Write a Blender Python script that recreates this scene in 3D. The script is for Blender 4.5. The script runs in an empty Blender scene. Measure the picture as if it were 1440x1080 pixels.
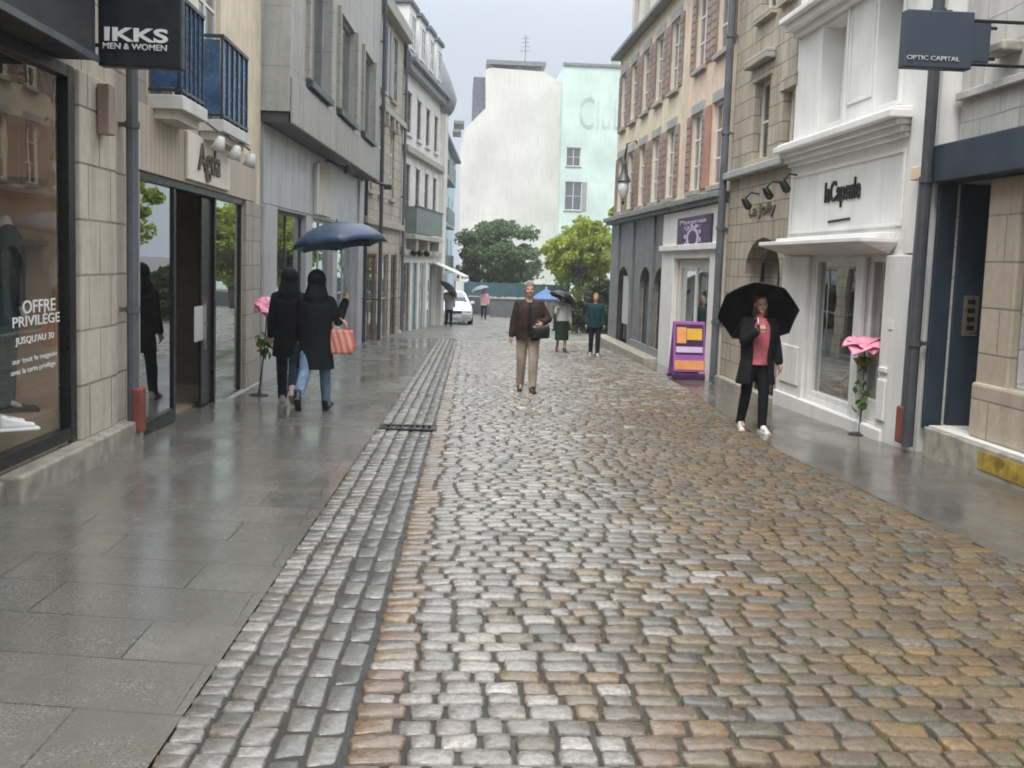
import bpy, bmesh, math, random
import numpy as np
from mathutils import Vector, Matrix, Euler, noise
random.seed(7); RNG=np.random.default_rng(11)
S=bpy.context.scene; COL=S.collection; R=math.radians
# ------------------------------------------------------------------ camera
CF=1400.; EYE=1.6; SL=0.0264
def camera():
    yaw,pit,roll,sh=R(3.3),R(5.5),R(1.9),35.
    f=Vector((math.sin(yaw)*math.cos(pit),math.cos(yaw)*math.cos(pit),-math.sin(pit)))
    r=Vector((math.cos(yaw),-math.sin(yaw),0)); u=r.cross(f)
    c,s=math.cos(roll),math.sin(roll)
    return f,r*c+u*s,-r*s+u*c,sh
FW,RT,UP,SH=camera(); EYEP=Vector((0,0,EYE))
def ray(px,py): return FW*CF+RT*(px-720)-UP*(py-540+SH)
def gz(y): return -SL*min(y,62.)
def ground(px,py):
    d=ray(px,py); t=-EYE/(d.z+SL*d.y); return EYEP+d*t
cd=bpy.data.cameras.new('camera'); cam=bpy.data.objects.new('camera',cd); COL.objects.link(cam)
M3=Matrix((RT,UP,-FW)).transposed(); cam.matrix_world=Matrix.Translation(EYEP)@M3.to_4x4()
cd.sensor_width=36; cd.sensor_fit='HORIZONTAL'; cd.lens=CF*36/1440; cd.shift_y=-SH/1440; cd.clip_end=2000; cd.clip_start=.05
S.camera=cam
# ------------------------------------------------------------------ materials
MATS={}
class NT:
    def __init__(s,name):
        s.m=bpy.data.materials.new(name); s.m.use_nodes=True; s.t=s.m.node_tree; s.t.nodes.clear()
        s.out=s.n('ShaderNodeOutputMaterial'); MATS[name]=s.m
    def n(s,typ,**k):
        x=s.t.nodes.new(typ)
        for a,v in k.items():
            if a.startswith('i_'): s.set(x,a[2:],v)
            else: setattr(x,a,v)
        return x
    def set(s,x,i,v):
        i=int(i) if str(i).isdigit() else i.replace('_',' ')
        inp=x.inputs[i]
        if isinstance(v,bpy.types.NodeSocket): s.t.links.new(v,inp)
        else:
            if isinstance(v,(tuple,list)) and len(v)==3 and inp.type=='RGBA': v=(*v,1)
            inp.default_value=v
    def pos(s): return s.n('ShaderNodeNewGeometry').outputs['Position']
    def uv(s): return s.n('ShaderNodeTexCoord').outputs['UV']
    def map(s,vec,scale=(1,1,1),rot=(0,0,0),loc=(0,0,0)):
        m=s.n('ShaderNodeMapping'); s.set(m,'Vector',vec); s.set(m,'Scale',scale); s.set(m,'Rotation',rot); s.set(m,'Location',loc); return m.outputs[0]
    def noise(s,vec,scale,detail=4,rough=.55):
        x=s.n('ShaderNodeTexNoise'); s.set(x,'Vector',vec); s.set(x,'Scale',scale); s.set(x,'Detail',detail); s.set(x,'Roughness',rough); return x.outputs['Fac']
    def ramp(s,fac,stops,interp='LINEAR'):
        x=s.n('ShaderNodeValToRGB'); x.color_ramp.interpolation=interp; s.set(x,'Fac',fac); e=x.color_ramp.elements
        while len(e)<len(stops): e.new(.5)
        for el,(p,c) in zip(e,stops):
            el.position=p; el.color=(*c,1) if isinstance(c,(tuple,list)) else (c,c,c,1)
        return x.outputs['Color']
    def mix(s,fac,a,b,mode='MIX'):
        x=s.n('ShaderNodeMix',data_type='RGBA',blend_type=mode); s.set(x,0,fac); s.set(x,6,a); s.set(x,7,b); return x.outputs[2]
    def math(s,op,a,b=0.):
        x=s.n('ShaderNodeMath',operation=op); s.set(x,0,a); s.set(x,1,b); return x.outputs[0]
    def rng(s,v,a,b,c,d):
        x=s.n('ShaderNodeMapRange'); s.set(x,0,v); s.set(x,1,a); s.set(x,2,b); s.set(x,3,c); s.set(x,4,d); return x.outputs[0]
    def bump(s,h,strength,dist=.01,normal=None):
        x=s.n('ShaderNodeBump'); s.set(x,'Height',h); s.set(x,'Strength',strength); s.set(x,'Distance',dist)
        if normal is not None: s.set(x,'Normal',normal)
        return x.outputs[0]
    def bsdf(s,**k):
        b=s.n('ShaderNodeBsdfPrincipled')
        for a,v in k.items(): s.set(b,a,v)
        s.t.links.new(b.outputs[0],s.out.inputs[0]); return b
def vscale(c,k): return tuple(min(1,x*k) for x in c)
def plain(name,col,rough=.6,metal=0.,var=.18,scale=3.,bump=.0,bscale=40.,streak=0.,coat=0.,spec=.5):
    """painted / plastered / cloth surface: slow colour variation, optional weather streaks and grain"""
    n=NT(name); p=n.pos()
    c=n.mix(n.ramp(n.noise(p,scale,5),[(.35,0.),(.65,1.)]),vscale(col,1-var),vscale(col,1+var))
    if streak:
        st=n.noise(n.map(p,(5,5,.35)),1.6,6,.6)
        c=n.mix(n.rng(st,.48,.75,0,streak),c,vscale(col,.4))
    b=n.bsdf(Base_Color=c,Roughness=n.rng(n.noise(p,scale*4,3),.3,.7,max(.02,rough-.1),min(1,rough+.1)),Metallic=metal)
    n.set(b,'Specular_IOR_Level',.2 if name.startswith(('cloth','denim')) else spec)
    if coat: n.set(b,'Coat_Weight',coat); n.set(b,'Coat_Roughness',.08)
    if name.startswith(('cloth','denim')):   # soft folds under the weave
        n.set(b,'Normal',n.bump(n.noise(p,bscale,3),.25,.003,n.bump(n.noise(n.map(p,(1,1,.45)),13,3,.5),.75,.03)))
    elif bump: n.set(b,'Normal',n.bump(n.noise(p,bscale,4),bump,.004))
    return n.m
def ashlar(name,c1,c2,mortar,w=.7,h=.33,ms=.012,rough=.75,streak=.35,bump=.5,off=.5,var=.5):
    """cut stone in courses; joints from a brick texture in wall metres"""
    n=NT(name); uv=n.uv(); p=n.pos()
    br=n.n('ShaderNodeTexBrick',offset=off,squash=1.0)
    n.set(br,'Vector',uv); n.set(br,'Color1',c1); n.set(br,'Color2',c2); n.set(br,'Mortar',mortar); n.set(br,'Scale',1.); n.set(br,'Mortar_Size',ms); n.set(br,'Mortar_Smooth',.3); n.set(br,'Bias',0.); n.set(br,'Brick_Width',w); n.set(br,'Row_Height',h)
    ns=n.noise(p,9,6,.65)
    c=n.mix(n.rng(ns,.3,.7,0,var),br.outputs['Color'],vscale(c1,.55))
    c=n.mix(n.rng(n.noise(p,1.1,4),.4,.7,0,.35),c,vscale(c2,1.25))
    if streak: c=n.mix(n.rng(n.noise(n.map(p,(4,4,.3)),1.5,6,.6),.47,.75,0,streak),c,(.07,.065,.055))
    hgt=n.math('SUBTRACT',n.math('MULTIPLY',n.noise(p,25,5,.65),.5),br.outputs['Fac'])
    b=n.bsdf(Base_Color=c,Roughness=rough,Normal=n.bump(hgt,bump,.012))
    return n.m
def glass(name,tint=(.75,.8,.8),refl=1.0,rough=.0,base=.06):
    n=NT(name)
    fr=n.n('ShaderNodeFresnel'); n.set(fr,'IOR',1.65)
    g=n.n('ShaderNodeBsdfGlossy'); n.set(g,'Color',(.92*refl,.95*refl,.95*refl)); n.set(g,'Roughness',rough)
    n.set(g,'Normal',n.bump(n.noise(n.pos(),1.2,2),.06,.02))
    t=n.n('ShaderNodeBsdfTransparent'); n.set(t,'Color',tint)
    mx=n.n('ShaderNodeMixShader'); n.set(mx,0,n.math('MULTIPLY',n.math('ADD',fr.outputs[0],base),n.math('SUBTRACT',1.,n.n('ShaderNodeNewGeometry').outputs['Backfacing']))); n.set(mx,1,t.outputs[0]); n.set(mx,2,g.outputs[0])
    n.t.links.new(mx.outputs[0],n.out.inputs[0]); return n.m
def setts(name,moss=True,dark=1.0,r0=.12,r1=.34):
    """wet stone setts; each stone's own colour is stored on the mesh"""
    n=NT(name); p=n.pos()
    col=n.n('ShaderNodeVertexColor',layer_name='Col').outputs['Color']
    ns=n.noise(p,38,6,.7); c=n.mix(n.rng(ns,.38,.68,0,.72),col,(.035,.032,.028))
    c=n.mix(n.rng(n.noise(p,120,3,.7),.55,.75,0,.35),c,(.42,.40,.37))
    hgt=n.math('ADD',n.math('MULTIPLY',n.noise(p,30,5,.6),1.),n.math('MULTIPLY',n.noise(p,160,3,.6),.25))
    wet=n.noise(p,2.3,4,.6); rg=n.math('ADD',n.rng(wet,.35,.65,r0,r1),n.rng(ns,.3,.7,-.03,.08))
    sx=n.n('ShaderNodeSeparateXYZ'); n.set(sx,0,p); dry=n.rng(n.math('SUBTRACT',n.math('ADD',sx.outputs[0],n.math('MULTIPLY',n.noise(p,1.3,4,.6),1.2)),n.math('MULTIPLY',sx.outputs[1],.06)),1.0,2.3,0.,1.)
    b=n.bsdf(Base_Color=c,Roughness=n.math('ADD',rg,n.math('MULTIPLY',dry,.22)),Normal=n.bump(hgt,.6,.007)); n.set(b,'Specular_IOR_Level',n.rng(dry,0,1,.6,.34))
    n.set(b,'Coat_Weight',n.rng(dry,0,1,.42,.07)); n.set(b,'Coat_Roughness',.10); n.set(b,'Coat_Normal',n.bump(n.noise(p,14,3),.25,.008))
    return n.m
def joint(name):
    n=NT(name); p=n.pos()
    sx=n.n('ShaderNodeSeparateXYZ'); n.set(sx,0,p)
    g=n.math('MULTIPLY',n.rng(sx.outputs[0],.6,2.2,0,1),n.rng(n.noise(p,3,4),.42,.6,0,1))
    c=n.mix(n.noise(p,60,4),(.012,.011,.009),(.045,.04,.033)); c=n.mix(g,c,(.075,.115,.028))
    n.bsdf(Base_Color=c,Roughness=n.rng(n.noise(p,5,3),.35,.65,.2,.7),Normal=n.bump(n.noise(p,90,4),.6,.006)); return n.m
def slabs(name,c1,c2,w,h,rot,rough=(.05,.36),off=.37):
    """wet granite slabs with joints"""
    n=NT(name); p=n.pos(); q0=n.n('ShaderNodeSeparateXYZ'); n.set(q0,0,p); q1=n.n('ShaderNodeCombineXYZ'); n.set(q1,0,q0.outputs[0]); n.set(q1,1,n.math('ADD',q0.outputs[1],n.math('MULTIPLY',q0.outputs[0],rot))); q=q1.outputs[0]
    br=n.n('ShaderNodeTexBrick',offset=off,offset_frequency=2); n.set(br,'Vector',q); n.set(br,'Color1',c1); n.set(br,'Color2',c2); n.set(br,'Mortar',(.03,.028,.024)); n.set(br,'Scale',1.); n.set(br,'Mortar_Size',.0075); n.set(br,'Mortar_Smooth',.4); n.set(br,'Brick_Width',w); n.set(br,'Row_Height',h)
    sp=n.noise(p,110,4,.75)
    c=n.mix(n.rng(sp,.36,.64,0,.85),br.outputs['Color'],(.05,.048,.044))
    c=n.mix(n.rng(n.noise(p,75,2,.7),.55,.72,0,.65),c,(.42,.41,.38))
    c=n.mix(n.rng(n.noise(p,1.9,7,.68),.38,.62,0,.9),c,vscale(c1,.5))
    c=n.mix(n.rng(n.noise(n.map(p,(1,1,1),(0,0,0),(7,3,0)),.9,4,.6),.56,.74,0,.4),c,(.13,.10,.07))
    w1=n.noise(n.map(p,(1.5,.7,1)),1.1,5,.62)
    rg=n.math('ADD',n.rng(w1,.34,.66,rough[0],rough[1]),n.rng(sp,.3,.7,-.03,.05))
    hh=n.math('SUBTRACT',n.math('MULTIPLY',n.noise(p,70,4,.7),.35),br.outputs['Fac'])
    und=n.bump(n.noise(n.map(p,(2.2,1.0,1)),1.7,3),.22,.02)
    b=n.bsdf(Base_Color=c,Roughness=rg,Normal=n.bump(hh,.22,.006,und)); n.set(b,'Specular_IOR_Level',.75)
    return n.m
def leaf(name,c1,c2,c3):
    n=NT(name); rnd=n.n('ShaderNodeNewGeometry').outputs['Random Per Island']
    cl=n.noise(n.pos(),.9,3)
    c=n.ramp(n.math('ADD',n.math('MULTIPLY',rnd,.65),n.rng(cl,.3,.7,0,.35)),[(0,c1),(.5,c2),(1,c3)])
    d=n.n('ShaderNodeBsdfPrincipled'); n.set(d,'Base_Color',c); n.set(d,'Roughness',.45)
    t=n.n('ShaderNodeBsdfTranslucent'); n.set(t,'Color',c)
    mx=n.n('ShaderNodeMixShader'); n.set(mx,0,.35); n.set(mx,1,d.outputs[0]); n.set(mx,2,t.outputs[0]); n.t.links.new(mx.outputs[0],n.out.inputs[0]); return n.m
def boards(name,c1,c2,w=.12,rough=.6):
    """vertical timber boards"""
    n=NT(name); uv=n.uv(); p=n.pos()
    br=n.n('ShaderNodeTexBrick',offset=0.); n.set(br,'Vector',uv); n.set(br,'Color1',c1); n.set(br,'Color2',c2); n.set(br,'Mortar',vscale(c1,.35)); n.set(br,'Scale',1.); n.set(br,'Mortar_Size',.0075); n.set(br,'Brick_Width',w); n.set(br,'Row_Height',30.)
    c=n.mix(n.rng(n.noise(n.map(p,(22,22,1.2)),1.5,5,.6),.35,.7,0,.5),br.outputs['Color'],vscale(c2,.7))
    n.bsdf(Base_Color=c,Roughness=rough,Normal=n.bump(n.math('SUBTRACT',n.noise(n.map(p,(30,30,2)),2,4),br.outputs['Fac']),.35,.006)); return n.m
# ------------------------------------------------------------------ mesh builder
ORG={}
def link(o,parent=None):
    COL.objects.link(o)
    if parent is not None: o.parent=parent
def tag(o,label=None,cat=None,group=None,kind=None):
    for k,v in (('label',label),('category',cat),('group',group),('kind',kind)):
        if v: o[k]=v
    return o
def empty(name,loc,rz=0.,label=None,cat=None,group=None):
    o=bpy.data.objects.new(name,None); o.empty_display_size=.2; link(o); o.location=loc; o.rotation_euler=(0,0,rz)
    ORG[o.name]=Vector(loc) if rz==0 else Vector((0,0,0)); tag(o,label,cat,group); return o
class MB:
    def __init__(s): s.v=[]; s.f=[]; s.m=[]; s.mi=0
    def quad(s,*p):
        b=len(s.v); s.v.extend(Vector(x) for x in p); s.f.append(tuple(range(b,b+len(p)))); s.m.append(s.mi); return s
    def hexa(s,c):   # 8 corners: bottom 4 ccw, top 4
        b=len(s.v); s.v.extend(Vector(x) for x in c)
        for q in ((3,2,1,0),(4,5,6,7),(0,1,5,4),(1,2,6,5),(2,3,7,6),(3,0,4,7)): s.f.append(tuple(b+i for i in q)); s.m.append(s.mi)
        return s
    def box(s,c,h,rot=None):
        c=Vector(c); pts=[Vector((x*h[0],y*h[1],z*h[2])) for z in(-1,1) for x,y in((-1,-1),(1,-1),(1,1),(-1,1))]
        if rot: pts=[rot@p for p in pts]
        return s.hexa([c+p for p in pts])
    def fbox(s,F,s0,s1,z0,z1,d0,d1):   # box in facade coordinates
        pts=[F.W(a,z,d) for z in(z0,z1) for a,d in((s0,d0),(s1,d0),(s1,d1),(s0,d1))]
        return s.hexa(pts)
    def tube(s,path,r,n=8,cap=True):
        path=[Vector(p) for p in path]; rr=r if isinstance(r,(list,tuple)) else [r]*len(path); b=len(s.v); ref=None
        for i,p in enumerate(path):
            t=(path[min(i+1,len(path)-1)]-path[max(i-1,0)]).normalized()
            if ref is None: ref=Vector((0,0,1)) if abs(t.z)<.9 else Vector((1,0,0))
            a=(ref-t*ref.dot(t)).normalized(); ref=a; c=t.cross(a)
            for k in range(n):
                th=2*math.pi*k/n; s.v.append(p+(a*math.cos(th)+c*math.sin(th))*rr[i])
        for i in range(len(path)-1):
            for k in range(n):
                s.f.append((b+i*n+k,b+i*n+(k+1)%n,b+(i+1)*n+(k+1)%n,b+(i+1)*n+k)); s.m.append(s.mi)
        if cap:
            s.f.append(tuple(b+k for k in range(n))[::-1]); s.m.append(s.mi); e=b+(len(path)-1)*n; s.f.append(tuple(e+k for k in range(n))); s.m.append(s.mi)
        return s
    def lathe(s,prof,c=(0,0,0),n=16,rot=None,sx=1,sy=1):
        b=len(s.v); c=Vector(c)
        for (r,z) in prof:
            for k in range(n):
                th=2*math.pi*k/n; p=Vector((r*math.cos(th)*sx,r*math.sin(th)*sy,z)); s.v.append(c+(rot@p if rot else p))
        for i in range(len(prof)-1):
            for k in range(n): s.f.append((b+i*n+k,b+i*n+(k+1)%n,b+(i+1)*n+(k+1)%n,b+(i+1)*n+k)); s.m.append(s.mi)
        s.f.append(tuple(b+k for k in range(n))[::-1]); s.m.append(s.mi); e=b+(len(prof)-1)*n; s.f.append(tuple(e+k for k in range(n))); s.m.append(s.mi)
        return s
    def ell(s,c,r,rot=None,n=14,m=9):
        if not isinstance(r,(tuple,list)): r=(r,r,r)
        pr=[(max(1e-4,math.sin(math.pi*i/m)),-math.cos(math.pi*i/m)) for i in range(m+1)]
        b=len(s.v); c=Vector(c)
        for (q,z) in pr:
            for k in range(n):
                th=2*math.pi*k/n; p=Vector((q*math.cos(th)*r[0],q*math.sin(th)*r[1],z*r[2])); s.v.append(c+(rot@p if rot else p))
        for i in range(m):
            for k in range(n): s.f.append((b+i*n+k,b+i*n+(k+1)%n,b+(i+1)*n+(k+1)%n,b+(i+1)*n+k)); s.m.append(s.mi)
        return s
    def cap(s,a,b,ra,rb=None,n=12):   # tapered capsule
        rb=ra if rb is None else rb; a=Vector(a); b=Vector(b); t=(b-a); L=t.length
        t=t.normalized() if L>1e-6 else Vector((0,0,1)); path=[];rr=[]
        for i in range(5):
            th=math.pi/2*i/4; path.append(a-t*ra*math.cos(th)); rr.append(max(1e-4,ra*math.sin(th)))
        for i in range(5):
            th=math.pi/2*i/4; path.append(b+t*rb*math.sin(th)); rr.append(max(1e-4,rb*math.cos(th)))
        return s.tube(path,rr,n)
    def loft(s,rings,n=24,cap=True):   # rings: (center, rx, ry)
        b=len(s.v)
        for c,rx,ry in rings:
            c=Vector(c)
            for k in range(n):
                th=2*math.pi*k/n; s.v.append(c+Vector((rx*math.cos(th),ry*math.sin(th),0)))
        for i in range(len(rings)-1):
            for k in range(n): s.f.append((b+i*n+k,b+i*n+(k+1)%n,b+(i+1)*n+(k+1)%n,b+(i+1)*n+k)); s.m.append(s.mi)
        s.f.append(tuple(b+k for k in range(n))[::-1]); s.m.append(s.mi); e=b+(len(rings)-1)*n; s.f.append(tuple(e+k for k in range(n))); s.m.append(s.mi)
        return s
    def prism(s,poly,off):   # polygon extruded by vector
        off=Vector(off); p=[Vector(x) for x in poly]; n=len(p); b=len(s.v); s.v.extend(p); s.v.extend(q+off for q in p)
        s.f.append(tuple(range(b,b+n))); s.m.append(s.mi); s.f.append(tuple(range(b+n,b+2*n))[::-1]); s.m.append(s.mi)
        for i in range(n): s.f.append((b+i,b+n+i,b+n+(i+1)%n,b+(i+1)%n)); s.m.append(s.mi)
        return s
    def mesh(s,name,org):
        me=bpy.data.meshes.new(name); me.from_pydata([tuple(p-org) for p in s.v],[],s.f); me.validate(); return me
    def build(s,name,mat,parent=None,smooth=False,bevel=0.,label=None,solid=0.,fix=True):
        org=ORG[parent.name] if parent is not None else Vector((0,0,0))
        me=s.mesh(name,org); o=bpy.data.objects.new(name,me); link(o,parent); ORG[o.name]=org
        ms=mat if isinstance(mat,(list,tuple)) else [mat]
        for m in ms: me.materials.append(MATS[m] if isinstance(m,str) else m)
        if len(me.polygons)==len(s.m): me.polygons.foreach_set('material_index',s.m)
        if fix:
            bm=bmesh.new(); bm.from_mesh(me); bmesh.ops.recalc_face_normals(bm,faces=bm.faces); bm.to_mesh(me); bm.free()
        uvmap(me,org)
        if smooth: me.polygons.foreach_set('use_smooth',[True]*len(me.polygons))
        if solid: md=o.modifiers.new('thick','SOLIDIFY'); md.thickness=solid; md.offset=0
        if bevel: md=o.modifiers.new('bevel','BEVEL'); md.width=bevel; md.segments=2; md.limit_method='ANGLE'; md.angle_limit=R(40); md.harden_normals=False
        if label: o['label']=label
        return o
def uvmap(me,org):
    uv=me.uv_layers.new(name='UVMap'); n=len(me.loops); co=np.empty(len(me.vertices)*3); me.vertices.foreach_get('co',co); co=co.reshape(-1,3)+np.array(org)
    li=np.empty(n,dtype=np.int64); me.loops.foreach_get('vertex_index',li)
    pn=np.empty(len(me.polygons)*3); me.polygons.foreach_get('normal',pn); pn=pn.reshape(-1,3)
    lt=np.empty(len(me.polygons),dtype=np.int64); me.polygons.foreach_get('loop_total',lt); nn=np.repeat(pn,lt,axis=0)
    P=co[li]; L=np.hypot(nn[:,0],nn[:,1])+1e-9
    u=(-nn[:,1]*P[:,0]+nn[:,0]*P[:,1])/L; v=P[:,2].copy(); flat=np.abs(nn[:,2])>.7
    u[flat]=P[flat,0]; v[flat]=P[flat,1]
    uv.data.foreach_set('uv',np.stack([u,v],1).ravel())
def remesh(mb,name,mat,parent,voxel=.01,it=3,fac=.5):
    """one continuous skin grown over overlapping volumes"""
    me=bpy.data.meshes.new(name); me.from_pydata([tuple(p) for p in mb.v],[],mb.f)
    bm=bmesh.new(); bm.from_mesh(me); bmesh.ops.recalc_face_normals(bm,faces=bm.faces); bm.to_mesh(me); bm.free()
    t=bpy.data.objects.new('tmp',me); COL.objects.link(t)
    md=t.modifiers.new('r','REMESH'); md.mode='VOXEL'; md.voxel_size=voxel; md.adaptivity=0
    if it: sm=t.modifiers.new('s','SMOOTH'); sm.factor=fac; sm.iterations=it
    dg=bpy.context.evaluated_depsgraph_get(); ev=t.evaluated_get(dg); m2=bpy.data.meshes.new_from_object(ev)
    bpy.data.objects.remove(t); bpy.data.meshes.remove(me)
    m2.name=name; o=bpy.data.objects.new(name,m2); link(o,parent); ORG[o.name]=ORG[parent.name]
    m2.materials.clear()
    for m in (mat if isinstance(mat,(list,tuple)) else [mat]): m2.materials.append(MATS[m])
    m2.polygons.foreach_set('use_smooth',[True]*len(m2.polygons)); m2.update()
    return o
class Fac:
    """vertical facade plane: s along the street (away from the camera), d outwards, z world height"""
    def __init__(s,p0,p1,n):
        s.p=Vector((p0[0],p0[1],0)); e=Vector((p1[0],p1[1],0))-s.p; s.L=e.length; s.u=e.normalized(); s.n=Vector((-s.u.y,s.u.x,0))
        if s.n.dot(Vector((n[0],n[1],0)))<0: s.n=-s.n
    def W(s,a,z,d=0.): return s.p+s.u*a+s.n*d+Vector((0,0,z))
    def at(s,px,py,d=0.):
        r=ray(px,py); t=(s.p+s.n*d-EYEP).dot(s.n)/r.dot(s.n); q=EYEP+r*t-s.p; return q.dot(s.u),(q.z)
    def rect(s,x0,y0,x1,y1,d=0.):   # two opposite corners in the photograph -> s0,s1,z0,z1 on the wall
        a=s.at(x0,y0,d); b=s.at(x1,y1,d); return min(a[0],b[0]),max(a[0],b[0]),min(a[1],b[1]),max(a[1],b[1])
    def gz(s,a): return gz((s.p+s.u*a).y)
def wall_mb(F,s0,s1,z0,z1,holes,rev=.2,back=6.,d=0.,mb=None,roof=True):
    mb=mb or MB(); E=1e-4
    ss=sorted({s0,s1,*[min(max(h[i],s0),s1) for h in holes for i in(0,1)]}); zs=sorted({z0,z1,*[min(max(h[i],z0),z1) for h in holes for i in(2,3)]})
    for a,b in zip(ss,ss[1:]):
        for c,e in zip(zs,zs[1:]):
            m=((a+b)/2,(c+e)/2)
            if b-a<E or e-c<E or any(h[0]<m[0]<h[1] and h[2]<m[1]<h[3] for h in holes): continue
            mb.quad(F.W(a,c,d),F.W(b,c,d),F.W(b,e,d),F.W(a,e,d))
    for h in holes:
        a,b,c,e=max(h[0],s0),min(h[1],s1),max(h[2],z0),min(h[3],z1); r=-rev+d
        mb.quad(F.W(a,c,d),F.W(a,e,d),F.W(a,e,r),F.W(a,c,r)); mb.quad(F.W(b,c,d),F.W(b,c,r),F.W(b,e,r),F.W(b,e,d))
        mb.quad(F.W(a,e,d),F.W(b,e,d),F.W(b,e,r),F.W(a,e,r)); mb.quad(F.W(a,c,d),F.W(a,c,r),F.W(b,c,r),F.W(b,c,d))
    if back:
        mb.quad(F.W(s0,z0,d),F.W(s0,z1,d),F.W(s0,z1,-back),F.W(s0,z0,-back)); mb.quad(F.W(s1,z0,d),F.W(s1,z0,-back),F.W(s1,z1,-back),F.W(s1,z1,d))
        mb.quad(F.W(s0,z0,-back),F.W(s0,z1,-back),F.W(s1,z1,-back),F.W(s1,z0,-back))
        if roof: mb.quad(F.W(s0,z1,d),F.W(s1,z1,d),F.W(s1,z1,-back),F.W(s0,z1,-back))
    return mb
def window(root,F,r,d=-.14,fw=.06,nx=2,ny=2,frame='white_paint',gl='window_glass',curtain=None,name='window'):
    s0,s1,z0,z1=r; m=MB()
    e=.003
    m.fbox(F,s0+e,s0+fw,z0+e,z1-e,d-.05,d); m.fbox(F,s1-fw,s1-e,z0+e,z1-e,d-.05,d); m.fbox(F,s0+fw,s1-fw,z0+e,z0+fw,d-.05,d); m.fbox(F,s0+fw,s1-fw,z1-fw,z1-e,d-.05,d)
    for i in range(1,nx):
        c=s0+(s1-s0)*i/nx; m.fbox(F,c-fw*.45,c+fw*.45,z0+fw,z1-fw,d-.045,d-.004)
    for j in range(1,ny):
        c=z0+(z1-z0)*j/ny; m.fbox(F,s0+fw,s1-fw,c-.018,c+.018,d-.04,d-.008)
    w=m.build(name,frame,root)
    MB().fbox(F,s0+fw*.6,s1-fw*.6,z0+fw*.6,z1-fw*.6,d-.032,d-.024).build('pane',gl,w)
    if curtain:
        c=MB(); k=14
        for i in range(k):
            a=s0+fw+(s1-s0-2*fw)*i/k; b=s0+fw+(s1-s0-2*fw)*(i+1)/k; da=d-.13-.025*(i%2); db=d-.13-.025*((i+1)%2)
            c.quad(F.W(a,z0+.02,da),F.W(b,z0+.02,db),F.W(b,z1-.02,db),F.W(a,z1-.02,da))
        c.build('curtain',curtain,w)
    return w
def text(body,F,cs,cz,d,size,mat,parent,name='lettering',bold=.0,sx=1.,depth=.012,italic=0.,fit=None):
    cu=bpy.data.curves.new('t','FONT'); cu.body=body; cu.align_x='CENTER'; cu.align_y='CENTER'; cu.size=size; cu.extrude=depth/2; cu.offset=bold; cu.shear=italic; cu.resolution_u=4
    t=bpy.data.objects.new('t',cu); COL.objects.link(t); dg=bpy.context.evaluated_depsgraph_get()
    me=bpy.data.meshes.new_from_object(t.evaluated_get(dg)); bpy.data.objects.remove(t); bpy.data.curves.remove(cu); me.name=name
    x=(-F.n).cross(Vector((0,0,1))).normalized(); c=F.W(cs,cz,d)-ORG[parent.name]
    ky=1.
    if fit:
        xs=[v.co.x for v in me.vertices]; ys=[v.co.y for v in me.vertices]; mx_,my_=(max(xs)+min(xs))/2,(max(ys)+min(ys))/2
        sx=fit[0]/(max(xs)-min(xs)); ky=fit[1]/(max(ys)-min(ys))
        for v in me.vertices: v.co.x-=mx_; v.co.y-=my_
    for v in me.vertices:
        p=v.co.copy(); p.y*=ky; v.co=c+x*(p.x*sx)+Vector((0,0,1))*p.y+F.n*p.z
    me.materials.clear(); me.materials.append(MATS[mat]); o=bpy.data.objects.new(name,me); link(o,parent); ORG[o.name]=ORG[parent.name]; return o
# ------------------------------------------------------------------ palette
plain('white_paint',(.76,.755,.74),.5,var=.07,streak=.22,scale=1.6,bump=.12,bscale=25)
plain('white_render',(.62,.61,.59),.8,var=.1,streak=.25,bump=.3,bscale=60)
plain('gable_render',(.66,.65,.61),.9,var=.11,streak=.3,scale=.25)
plain('mint_render',(.57,.70,.64),.9,var=.12,streak=.2,scale=.3)
plain('cream_render',(.70,.61,.46),.85,var=.1,streak=.25,bump=.25,bscale=50)
plain('peach_render',(.70,.55,.43),.85,var=.1,streak=.3,bump=.25,bscale=50)
plain('pale_render',(.62,.59,.53),.85,var=.1,streak=.35,scale=1.2)
plain('grey_metal_panel',(.52,.525,.55),.38,metal=.25,var=.1,streak=.3,scale=1.2)
plain('grey_shop_paint',(.19,.20,.205),.5,var=.15,streak=.3)
plain('slate_ledge',(.21,.225,.235),.5,var=.15,streak=.2)
plain('roof_slate',(.13,.14,.17),.55,var=.25,scale=5)
plain('black_metal',(.012,.013,.015),.35,var=.2,spec=.4)
plain('awning_black',(.028,.030,.034),.5,var=.2,scale=2,streak=.2)
plain('sign_black',(.010,.013,.018),.4,var=.15)
plain('navy_paint',(.030,.045,.065),.4,var=.2,streak=.25)
plain('navy_sign',(.040,.055,.078),.5,var=.1)
plain('pipe_grey',(.13,.145,.165),.4,metal=.3,var=.2,streak=.3)
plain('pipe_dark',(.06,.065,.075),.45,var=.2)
plain('rust_red',(.22,.06,.04),.6,var=.3)
plain('timber_frame',(.22,.15,.12),.6,var=.2)
plain('shutter_brown',(.31,.23,.195),.6,var=.2,streak=.25)
plain('shutter_red',(.42,.22,.17),.6,var=.15)
plain('grey_trim',(.36,.37,.36),.6,var=.12,streak=.25)
plain('teal_paint',(.20,.33,.32),.5,var=.15,streak=.2)
plain('green_panel',(.14,.18,.17),.5,var=.15,streak=.2)
plain('blue_glass_panel',(.05,.11,.22),.22,var=.35,scale=4)
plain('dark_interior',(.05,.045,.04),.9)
plain('warm_interior',(.44,.29,.19),.8,var=.25,scale=2)
plain('shop_floor',(.35,.27,.19),.4,var=.15)
plain('curtain_white',(.6,.6,.57),.9,var=.06)
plain('curtain_grey',(.3,.31,.32),.9,var=.08)
plain('concrete',(.35,.34,.31),.8,var=.2,streak=.3,bump=.4)
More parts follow.
